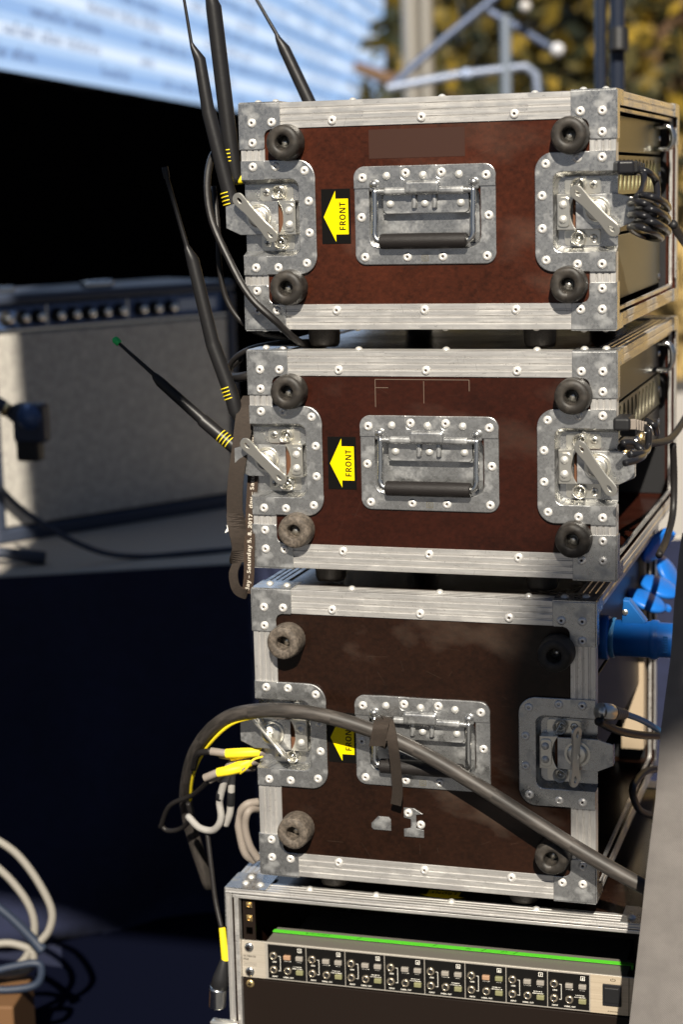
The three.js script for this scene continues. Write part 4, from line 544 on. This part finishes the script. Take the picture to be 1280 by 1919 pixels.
  mesh('hinge_bracket', [poly([[0.024, 0.018], [0.052, 0.018], [0.056, 0.024], [0.034, 0.052], [0.026, 0.052]])].map(s => plate(s, 0.016, 0.002, -0.008)), mat(0.01, 0.11, 0.36, { roughness: 0.4 }), P);
  mesh('hinge_screw', lathe([[0, 0.002], [0.0035, 0.0016], [0.004, 0]], 14).translate(0.029, 0.036, 0.008), M.zinc, P); mesh('raised_lettering', [0, 1, 2, 3, 4, 5, 6].map(i => box(0.006, 0.0022, 0.001, 0.082, 0.009 - i * 0.0032, 0.0224 - Math.abs(i - 3) * 0.0004)), mat(0.01, 0.11, 0.36, { roughness: 0.35 }), P);
  const lid = lathe([[0, 0.008], [0.014, 0.0078], [0.024, 0.006], [0.0255, 0.0035], [0.030, 0.003], [0.030, -0.003], [0.025, -0.004], [0, -0.004]], 28);
  for (const [px, py, ax_, n, d] of [[1212, 1126, V(0.40, 0.90, 0.08), 'blue hinged cap nearest above the blue mains plug', 0.02], [1236, 1100, V(0.36, 0.90, 0.14), 'blue hinged cap behind another, above the blue mains plug', 0.03], [1254, 1076, V(0.85, 0.50, 0.10), 'blue hinged cap tilted upright at far edge of the third case', 0.03], [1232, 1022, V(0.75, -0.50, 0.35), 'upper blue cap standing edge on below the second case', 0.02]]) { const o = thing('blue_socket_cap', n, 'socket cap', atx(px, py, xs + d).toArray(), 0), qn = new THREE.Quaternion().setFromUnitVectors(V(0, 0, 1), ax_.normalize()); const q = mesh('cap', lid, M.blue, o); q.quaternion.copy(qn); const h = mesh('hinge_tab', [rbox(0.014, 0.012, 0.008, 0.002, 0.031, 0, -0.001)], M.blue, o); h.quaternion.copy(qn); }
  // network style plug with blue cord
  const e0 = atx(1128, 1333, xs), e1 = thing('network_plug', 'silver plug with ribbed boot and blue cord at the third case', 'plug', [0, 0, 0]);
  mesh('shell', sweep(PX([[1126, 1333, -0.02], [1146, 1335, -0.01]]), 0.0105), M.zinc, e1); for (let i = 0; i < 5; i++) mesh('boot_rib', sweep(PX([[1147 + i * 4.8, 1335 + i * 0.6, -0.01], [1150 + i * 4.8, 1335.5 + i * 0.6, -0.01]]), 0.0095 - i * 0.0006), M.greyCable, e1);
  mesh('blue_cord', sweep(PX([[1170, 1337, -0.01], [1200, 1348, 0.0], [1225, 1362, 0.005], [1246, 1378, 0.01]]), 0.0042, { n: 8 }), M.blueCable, e1);
  cableT('cord', 'black cord below the blue one at the third case', PX([[1122, 1352, -0.02], [1150, 1366, -0.01], [1190, 1376, 0.0], [1250, 1380, 0.01]]), 0.0052, M.cable, 'cord');
  cableT('cord', 'black cord looped at foot of the third case opening', PX([[1250, 1440, 0.0], [1205, 1450, 0.0], [1186, 1480, 0.0], [1195, 1512, 0.0], [1225, 1530, 0.0]]), 0.0048, M.cable, 'cord');
}
// ------------------------------------------------------------------ cloth at the right edge
{
  const nx = 30, ny = 60, pos = [], uv = [], idx = [], edge = [[1000, 1279], [1040, 1273], [1134, 1264], [1228, 1258], [1369, 1239], [1500, 1229], [1642, 1211], [1729, 1202], [1919, 1180], [2150, 1150]];
  const ex = y => { for (let i = 0; i < edge.length - 1; i++) if (y <= edge[i + 1][0]) { const f = (y - edge[i][0]) / (edge[i + 1][0] - edge[i][0]); return edge[i][1] + f * (edge[i + 1][1] - edge[i][1]); } return edge[edge.length - 1][1]; };
  for (let j = 0; j <= ny; j++) { const py = 1000 + (2150 - 1000) * j / ny, e = at(ex(py), py, 0.16); for (let i = 0; i <= nx; i++) { const s = i / nx, w = 0.36; const f = 0.005 * Math.exp(-Math.pow((s * 0.36 - 0.02 - (2000 - py) * 0.00012) / 0.008, 2)) + 0.012 * Math.sin(s * 15 + py * 0.004) * s + 0.006 * Math.sin(s * 31 + py * 0.009) * s; pos.push(e.x + s * w, e.y, e.z + 0.02 * s + f); uv.push(s * w, e.y); } }
  for (let j = 0; j < ny; j++) for (let i = 0; i < nx; i++) { const a = j * (nx + 1) + i; idx.push(a, a + nx + 1, a + 1, a + 1, a + nx + 1, a + nx + 2); }
  const n0 = pos.length / 3; for (let i = 0; i < n0; i++) { pos.push(pos[3 * i], pos[3 * i + 1], pos[3 * i + 2] - 0.004); uv.push(uv[2 * i], uv[2 * i + 1]); } const m = idx.length; for (let i = 0; i < m; i += 3) idx.push(idx[i] + n0, idx[i + 2] + n0, idx[i + 1] + n0);
  for (let j = 0; j < ny; j++) { const a = j * (nx + 1), b = a + nx + 1; idx.push(a, a + n0, b, b, a + n0, b + n0); }
  const g = new THREE.BufferGeometry(); g.setAttribute('position', new THREE.Float32BufferAttribute(pos, 3)); g.setAttribute('uv', new THREE.Float32BufferAttribute(uv, 2)); g.setIndex(idx); g.computeVertexNormals();
  tag(mesh('cloth_cover', g, M.cloth), 'grey woven cloth hanging in front of the right end of the bottom case', 'cloth');
}
// loudspeaker on a pole beside the viewer: its shade falls on the third case
{
  const S = thing('loudspeaker', 'black loudspeaker box on a tall pole out of view behind the camera', 'loudspeaker', [1.86, -1.222, 4.5]);
  mesh('cabinet', rbox(0.20, 0.19, 0.22, 0.02, -0.375, 4.555, 0), M.black, S); mesh('pole', cyl(0.03, 0.025, V(0, 0, 0), V(0, 4.5, 0)), M.black, S); mesh('arm', box(0.44, 0.04, 0.04, -0.20, 4.44, 0), M.black, S); for (const a of [0, 2.1, 4.2]) mesh('leg', cyl(0.014, 0.014, V(0, 0.9, 0), V(Math.cos(a) * 0.6, 0.01, Math.sin(a) * 0.6)), M.black, S);
}
// ------------------------------------------------------------------ amplifier on its riser, drapes, screen
const RISE = -0.53;
{
  const e0 = V(-1.066, 0, -0.882), e1 = V(-0.681, 0, -1.077), d = e1.clone().sub(e0).normalize(), nrm = V(-d.z, 0, d.x).multiplyScalar(d.x > 0 ? 1 : -1); if (nrm.z < 0) nrm.negate();
  const A = e0.clone().addScaledVector(d, -1.6), B = e0.clone().addScaledVector(d, 2.6), ang = Math.atan2(-d.z, d.x), mid = A.clone().add(B).multiplyScalar(0.5);
  const R = thing('stage_riser', 'low stage riser with grey top under the guitar amplifier', 'stage riser', [mid.x, -1.222, mid.z], ang); const len = A.distanceTo(B);
  mesh('deck', rbox(len, 0.04, 2.4, 0.006, 0, -RISE * -1 + 1.222 - 0.02, -1.2), M.stageTop, R); mesh('frame', box(len - 0.1, 0.60, 2.2, 0, 0.33, -1.25), M.black, R);
  // dark cloth hung along the riser, with soft folds, spilling on to the ground
  const nx = 160, ny = 24, pos = [], uv = [], idx = [];
  for (let j = 0; j <= ny; j++) for (let i = 0; i <= nx; i++) { const u = (i / nx - 0.5) * len, v = j / ny, y = v < 0.8 ? 0.69 - (0.685) * v / 0.8 : 0.006 + 0.004 * Math.sin(u * 9), out = v < 0.8 ? 0.012 + 0.03 * v : 0.04 + (v - 0.8) * 2.2 * (0.5 + 0.25 * Math.sin(u * 3.1 + 1)); const f = (0.022 * Math.sin(u * 13 + 2.5 * v + 1.3 * Math.sin(u * 3)) + 0.012 * Math.sin(u * 27 - 4 * v)) * Math.min(1, v * 2.5) + 0.07 * (1 + Math.sin(u * 5 + v * 7 + Math.sin(u * 2))) * v; pos.push(u, y, out + (v < 0.8 ? Math.max(-0.008, f) : 0.02 * Math.sin(u * 13))); uv.push(u, v * 0.9); }
  for (let j = 0; j < ny; j++) for (let i = 0; i < nx; i++) { const a = j * (nx + 1) + i; idx.push(a, a + nx + 1, a + 1, a + 1, a + nx + 1, a + nx + 2); }
  const g = new THREE.BufferGeometry(); g.setAttribute('position', new THREE.Float32BufferAttribute(pos, 3)); g.setAttribute('uv', new THREE.Float32BufferAttribute(uv, 2)); g.setIndex(idx); g.computeVertexNormals();
  const o = tag(mesh('riser_drape', g, M.drape), 'dark navy cloth hanging in folds along front of the stage riser', 'drape'); o.position.copy(R.position); o.rotation.y = ang;
}
{ // guitar amplifier
  const a = V(-1.211, RISE, -1.150), b = V(-0.877, RISE, -1.690), d = b.clone().sub(a), W = 0.63, H = 0.505, ang = Math.atan2(-d.z, d.x), G = thing('guitar_amplifier', 'black guitar amplifier with silver grille cloth and a row of knobs', 'amplifier', [a.x, RISE, a.z], ang), D = 0.26;
  mesh('cabinet', [rbox(W, 0.022, D, 0.008, W / 2, H - 0.011, -D / 2), rbox(W, 0.03, D, 0.008, W / 2, 0.015, -D / 2), rbox(0.022, H - 0.05, D, 0.006, 0.011, H / 2, -D / 2), rbox(0.022, H - 0.05, D, 0.006, W - 0.011, H / 2, -D / 2), box(W - 0.04, H - 0.05, 0.01, W / 2, H / 2, -D + 0.02)], M.tolex, G);
  mesh('grille', rbox(W - 0.046, 0.392, 0.014, 0.004, W / 2, 0.229, -0.012), M.grille, G);
  const cp = mesh('control_panel', rbox(W - 0.046, 0.046, 0.01, 0.002, W / 2, 0.458, -0.022).rotateX(0), M.ampPanel, G);
  mesh('chrome_strip', [box(W - 0.046, 0.006, 0.012, W / 2, 0.4315, -0.012)], M.chrome, G);
  const kn = lathe([[0, 0.021], [0.005, 0.021], [0.0075, 0.018], [0.0085, 0.006], [0.012, 0.004], [0.0125, 0]], 18), cap = lathe([[0, 0.0225], [0.0062, 0.022], [0.0066, 0.0205]], 16);
  for (const x of [0.055, 0.092, 0.129, 0.176, 0.214, 0.252, 0.290, 0.330, 0.382, 0.421, 0.461]) { const k = mesh('knob', kn, M.black, G); k.position.set(x, 0.456, -0.017); k.scale.set(1.25, 1.25, 1); mesh('knob_cap', cap, M.chrome, k); }
  for (const x of [0.152, 0.352]) mesh('panel_line', box(0.004, 0.04, 0.002, x, 0.458, -0.0165), M.chrome, G); mesh('name_plate', box(0.10, 0.024, 0.003, 0.535, 0.458, -0.016), mat(0.30, 0.34, 0.42, { roughness: 0.3, metalness: 0.5 }), G);
  for (const x of [0.03, 0.27]) mesh('top_fitting', rbox(0.07, 0.016, 0.03, 0.006, x + 0.03, H + 0.007, -0.05), M.chrome, G);
  for (const x of [0.04, W - 0.04]) for (const z of [-0.04, -D + 0.04]) mesh('foot', cyl(0.014, 0.012, V(x, 0, z), V(x, 0.012, z)), M.black, G);
}
{ // microphone hanging before the amplifier, its arm, and things on the riser
  const m = thing('microphone', 'dark side address microphone on a short arm before the amplifier', 'microphone', [0, 0, 0]), c = atd(58, 792, 3.35);
  mesh('body', rbox(0.062, 0.072, 0.035, 0.008, c.x, c.y, c.z), M.tolex, m); mesh('grille', lathe([[0, 0.014], [0.014, 0.012], [0.022, 0.004], [0.024, 0]], 20).translate(c.x + 0.004, c.y + 0.012, c.z + 0.017), M.ampPanel, m); mesh('clip', rbox(0.045, 0.05, 0.03, 0.006, c.x - 0.005, c.y - 0.045, c.z), M.black, m); mesh('arm', sweep([atd(40, 790, 3.36), atd(-10, 752, 3.36), atd(-160, 690, 3.4)], 0.012, { n: 5 }), M.tolex, m); mesh('brass_ring', sweep([atd(8, 766, 3.345), atd(14, 770, 3.345)], 0.0135), M.brass, m);
  mesh('stand', cyl(0.012, 0.012, atd(-160, 690, 3.4), V(atd(-160, 690, 3.4).x, RISE, atd(-160, 690, 3.4).z)), M.black, m);
  tag(mesh('microphone', sweep([V(...atd(-60, 1030, 3.55).toArray()), atd(0, 1036, 3.55), atd(62, 1044, 3.55), atd(84, 1046, 3.55)], [0.010, 0.011, 0.014, 0.013]), M.tolex), 'dark handheld microphone lying on the riser edge below the amplifier', 'microphone');
  tag(mesh('cable', sweep([atd(-30, 880, 3.5), atd(30, 945, 3.5), atd(110, 1000, 3.52), atd(190, 1035, 3.55), atd(260, 1043, 3.58), atd(360, 1036, 3.6), atd(470, 1026, 3.65)], 0.0055, { n: 8 }), M.tolex), 'dark cable trailing across front of the amplifier on the riser', 'cable');
}
{ // led screen on the left, its plane running back into the stage, black backdrop below it
  const q0 = atd(0, 130, 4.8), q1 = V(-2.55, 0, -9.3), dir = V(-0.150, 0, -0.989).normalize(), a = q0.clone().addScaledVector(dir, -2.2), rr = rayDir(722, 200);
  // far end where the photograph shows the screen's right edge
  const k = (() => { const o = camera.position; const det = rr.x * dir.z - rr.z * dir.x; const s = ((a.x - o.x) * dir.z - (a.z - o.z) * dir.x) / det; return o.clone().addScaledVector(rr, s); })();
  const len = Math.hypot(k.x - a.x, k.z - a.z), Hs = 1.35, y0 = q0.y, ang = Math.atan2(-dir.z, dir.x);
  const led = canvasTex(2048, 512, (c, w, h) => {
    c.fillStyle = '#a9c8ee'; c.fillRect(0, 0, w, h);
    for (let r = 0; r < 22; r++) { const y = h - 12 - r * 23.5; c.fillStyle = r % 2 ? '#d6e6fb' : '#8db2e2'; c.fillRect(0, y - 12, w, 14); c.fillStyle = 'rgba(70,88,125,0.7)'; let x = 10 + rnd() * 30; while (x < w) { const n = 4 + Math.floor(rnd() * 9); for (let i = 0; i < n; i++) { const hh = 9 + (rnd() < 0.35 ? 5 : 0); c.fillRect(x, y - hh, 1.8 + rnd(), hh); c.fillRect(x, y - (rnd() < 0.5 ? hh : 4), 4, 2.2); x += 5 + rnd() * 2; } x += 9 + (rnd() < 0.22 ? 50 + rnd() * 90 : 0); } }
    for (let x = 0; x < w; x += 64) { c.fillStyle = 'rgba(60,90,150,0.12)'; c.fillRect(x, 0, 1, h); }
  });
  const sm = new THREE.MeshStandardMaterial({ color: 0x05070a, roughness: 0.5, emissive: 0xffffff, emissiveMap: led, emissiveIntensity: 0.60 });
  const S = thing('led_screen', 'large bright blue white led screen showing rows of blurred text', 'screen', [a.x, y0, a.z], ang);
  const face = mesh('display', new THREE.PlaneGeometry(len, Hs).translate(len / 2, Hs / 2, 0.004), sm, S); mesh('cabinet', rbox(len, Hs, 0.12, 0.01, len / 2, Hs / 2, -0.062), M.black, S);
  RectAreaLightUniformsLib.init(); const L = new THREE.RectAreaLight(new THREE.Color(0.66, 0.80, 1), 0.25, len, Hs); L.position.set(len / 2, Hs / 2, 0.03); L.rotation.y = Math.PI; S.add(L);
  const D = tag(mesh('black_backdrop', (() => { const nx = 120, g = new THREE.PlaneGeometry(len, y0 + 1.222, nx, 1), p = g.attributes.position; for (let i = 0; i < p.count; i++) p.setZ(i, 0.03 * Math.sin(p.getX(i) * 14) + 0.02 * Math.sin(p.getX(i) * 31)); g.computeVertexNormals(); return g.translate(len / 2, -(y0 + 1.222) / 2, -0.06); })(), M.backdrop), 'black backdrop curtain hanging below the led screen', 'curtain'); D.position.copy(S.position); D.rotation.y = ang;
}
{ // wooden block with a heap of cable at the lower left
  const c = atd(-20, 1855, 2.95), W = thing('wooden_block', 'orange brown wooden block on the ground under a heap of cables', 'wooden block', [c.x, -1.222, c.z], 0.2), h = c.y + 1.222;
  mesh('block', rbox(0.11, h, 0.12, 0.004, 0, h / 2, 0), mat(0.12, 0.06, 0.025, { roughness: 0.7 }), W);
  const gm = mat(0.20, 0.185, 0.16, { roughness: 0.55 }), bm = mat(0.018, 0.026, 0.045, { roughness: 0.5 });
  [[[[-30, 1560], [30, 1600], [78, 1665], [97, 1712], [90, 1745], [74, 1765]], gm, 'pale grey cable in a wide arc above the wooden block'], [[[-30, 1605], [20, 1650], [55, 1700], [64, 1740], [50, 1790], [10, 1830]], gm, 'pale grey cable in a tighter arc above the wooden block'], [[[-30, 1680], [20, 1720], [60, 1760], [80, 1782]], bm, 'dark blue plug lead lying across the cable heap'], [[[-40, 1775], [20, 1768], [60, 1785], [55, 1815], [0, 1826], [-40, 1812]], gm, 'coil of pale cable low in the heap on the wooden block'], [[[-40, 1830], [20, 1812], [74, 1808], [70, 1842], [10, 1855], [-40, 1850]], bm, 'blue grey coil of cable resting on the wooden block']].forEach(([l, m, n], i) => tag(mesh('heaped_cable', sweep(l.map(([x, y]) => atd(x, y, 2.93 + (i % 2) * 0.04)), i === 2 ? [0.007, 0.007, 0.008, 0.010] : 0.0062, { n: 7 }), m), n, 'cable'));
}
// ------------------------------------------------------------------ far right: stands, pole, trees, wall
{
  const bar = mat(0.065, 0.085, 0.14, { metalness: 0.4, roughness: 0.5 }), pale = mat(0.20, 0.185, 0.16, { metalness: 0.3, roughness: 0.5 });
  const tr = thing('truss_pole', 'pale upright metal pole beside the led screen', 'pole', [0, 0, 0]); mesh('tube', [cyl(0.035, 0.035, V(atd(775, 100, 7).x, -1.222, atd(775, 100, 7).z), atd(768, -60, 7)), cyl(0.028, 0.028, V(atd(803, 100, 7).x, -1.222, atd(803, 100, 7).z), atd(797, -60, 7))], pale, tr);
  const st = (n, l, r, m, nm = 'stand_bar') => tag(mesh(nm, sweep(l.map(([x, y, d]) => atd(x, y, d || 6)), r, { seg: 10 }), m), n, 'stand');
  st('blue grey boom bar slanting up toward the right beyond the topmost case', [[735, 160], [830, 75], [935, -10]], 0.013, bar, 'boom_bar');
  st('blue grey boom bar slanting down toward a pale ball', [[915, 20], [960, 45], [1030, 88]], 0.013, bar, 'boom_bar');
  st('low pale boom bar with a bent end just above the topmost case', [[725, 165], [860, 140], [985, 125], [1005, 140], [1008, 180]], 0.014, mat(0.17, 0.20, 0.27, { metalness: 0.4, roughness: 0.45 }), 'boom_bar');
  st('dim upright stand tube between the boom bars', [[948, 30], [950, 240]], 0.018, mat(0.10, 0.12, 0.15, { roughness: 0.5 }), 'stand_tube');
  const ball = (x, y, r, n, m) => tag(mesh('pale_knob', lathe([[0, r], [r * 0.6, r * 0.85], [r, r * 0.2], [r, -r * 0.3], [r * 0.6, -r * 0.9], [0, -r]], 18).translate(...atd(x, y, 5.9).toArray()), m), n, 'knob');
  ball(1045, 93, 0.022, 'pale ball at the lower end of a boom bar', mat(0.45, 0.45, 0.47, { roughness: 0.4 })); ball(875, 138, 0.017, 'blue white clamp knob on the low boom bar', mat(0.3, 0.36, 0.5, { roughness: 0.35 })); ball(985, 12, 0.018, 'pale fitting hanging at the top beyond the cases', mat(0.42, 0.40, 0.38, { roughness: 0.4 }));
  for (const [x, x2, n] of [[1128, 1126, 'thinner dark pole standing behind the topmost case'], [1160, 1158, 'thicker dark pole with a joint behind the topmost case']]) { const p = thing('dark_pole', n, 'pole', [0, 0, 0]); const b = atd(x, 200, 3.4), t = atd(x2, -60, 3.4); mesh('tube', cyl(x > 1140 ? 0.016 : 0.011, x > 1140 ? 0.014 : 0.011, V(b.x, -1.222, b.z), t), mat(0.012, 0.016, 0.028, { roughness: 0.35 }), p); if (x > 1140) mesh('joint', cyl(0.019, 0.019, atd(x, 95, 3.4), atd(x, 55, 3.4)), M.black, p); }
  // trees: trunk, limbs and a crown of leaf-sized faces in clumps
  const leafG = (n, c, R, s) => { const pos = [], nor = [], col = []; for (let k = 0; k < n; k++) { const cl = Math.floor(rnd() * 60), h = i => hash2(cl, i, 999 + Math.round(c.x * 10)); const cc = V((h(1) - 0.5) * 2, (h(2) - 0.5) * 2, (h(3) - 0.5) * 2); if (cc.length() > 1) cc.normalize(); const p = V(c.x + cc.x * R.x + (rnd() - 0.5) * 0.8, c.y + cc.y * R.y + (rnd() - 0.5) * 0.6, c.z + cc.z * R.z + (rnd() - 0.5) * 0.8); const a = V(rnd() - 0.5, rnd() - 0.5, rnd() - 0.5).normalize(), b = V(rnd() - 0.5, rnd() - 0.5, rnd() - 0.5).cross(a).normalize(), l = s * (0.7 + 0.6 * rnd()); const q = [p.clone().addScaledVector(a, l), p.clone().addScaledVector(b, l * 0.45), p.clone().addScaledVector(a, -l), p.clone().addScaledVector(b, -l * 0.45)]; const nn = a.clone().cross(b), y = rnd(); for (const i of [0, 1, 2, 0, 2, 3]) { pos.push(q[i].x, q[i].y, q[i].z); nor.push(nn.x, nn.y, nn.z); col.push(0.016 + 0.22 * y * y * y, 0.02 + 0.13 * y * y * y, 0.004); } } const g = new THREE.BufferGeometry(); g.setAttribute('position', new THREE.Float32BufferAttribute(pos, 3)); g.setAttribute('normal', new THREE.Float32BufferAttribute(nor, 3)); g.setAttribute('color', new THREE.Float32BufferAttribute(col, 3)); return g; };
  const leafM = mat(1, 1, 1, { vertexColors: true, roughness: 0.7, transmission: 0.3, thickness: 0 }); leafM.side = THREE.DoubleSide; const bark = mat(0.10, 0.058, 0.032, { roughness: 0.9 });
  for (const [px, py, dep, rx, ry, n] of [[900, 60, 13, 1.0, 0.8, 'leafy tree beyond the boom bars, right of the screen'], [1060, -20, 14, 0.7, 0.6, 'leafy tree beyond the pale ball, its leaves sunlit'], [1120, -110, 11, 0.35, 0.22, 'leafy tree beyond the dark poles'], [1000, 190, 11, 1.0, 0.4, 'low leafy bush just above the topmost case edge']]) {
    const c = atd(px, py, dep), T = thing('tree', n, 'tree', [0, 0, 0]); mesh('crown', leafG(1700, c, V(rx, ry, 1.0), 0.09), leafM, T);
    mesh('trunk', [sweep([V(c.x + 0.2, -1.222, c.z), V(c.x + 0.1, 0.2, c.z), V(c.x - 0.1, c.y - 0.1, c.z)], [0.17, 0.13, 0.06], { n: 4 }), sweep([V(c.x + 0.05, 0.3, c.z), V(c.x + 0.8, c.y, c.z + 0.2), V(c.x + 1.3, c.y + 0.35, c.z + 0.2)], [0.10, 0.06, 0.02], { n: 4 }), sweep([V(c.x, 0.4, c.z), V(c.x - 0.7, c.y + 0.1, c.z + 0.3), V(c.x - 1.2, c.y + 0.3, c.z + 0.3)], [0.09, 0.05, 0.02], { n: 4 })], bark, T);
  }
  const stone = tex(256, 256, (u, v) => { const k = 0.6 + 0.8 * (fbm(u * 6, v * 6, 6, 83, 5) - 0.4); return [S2(0.55 * k), S2(0.38 * k), S2(0.14 * k)]; }, { srgb: true, rep: [0.4, 0.4] });
  const w0 = atd(1170, 100, 13), Wl = thing('stone_wall', 'sunlit ochre stone wall far behind at the right', 'wall', [w0.x + 3.05, -1.222, w0.z], 0); mesh('wall', box(6, 5.5, 0.4, 0, 2.75, 0), mat(1, 1, 1, { map: stone, roughness: 0.9 }), Wl);
  const b0 = atd(900, 100, 20), Bd = thing('brown_building', 'dark brown building far behind the trees', 'building', [b0.x - 1, -1.222, b0.z], 0); mesh('wall', box(12, 6, 0.4, 0, 3, 0), mat(0.05, 0.025, 0.012, { roughness: 0.9 }), Bd);
}
renderer.render(scene, camera);
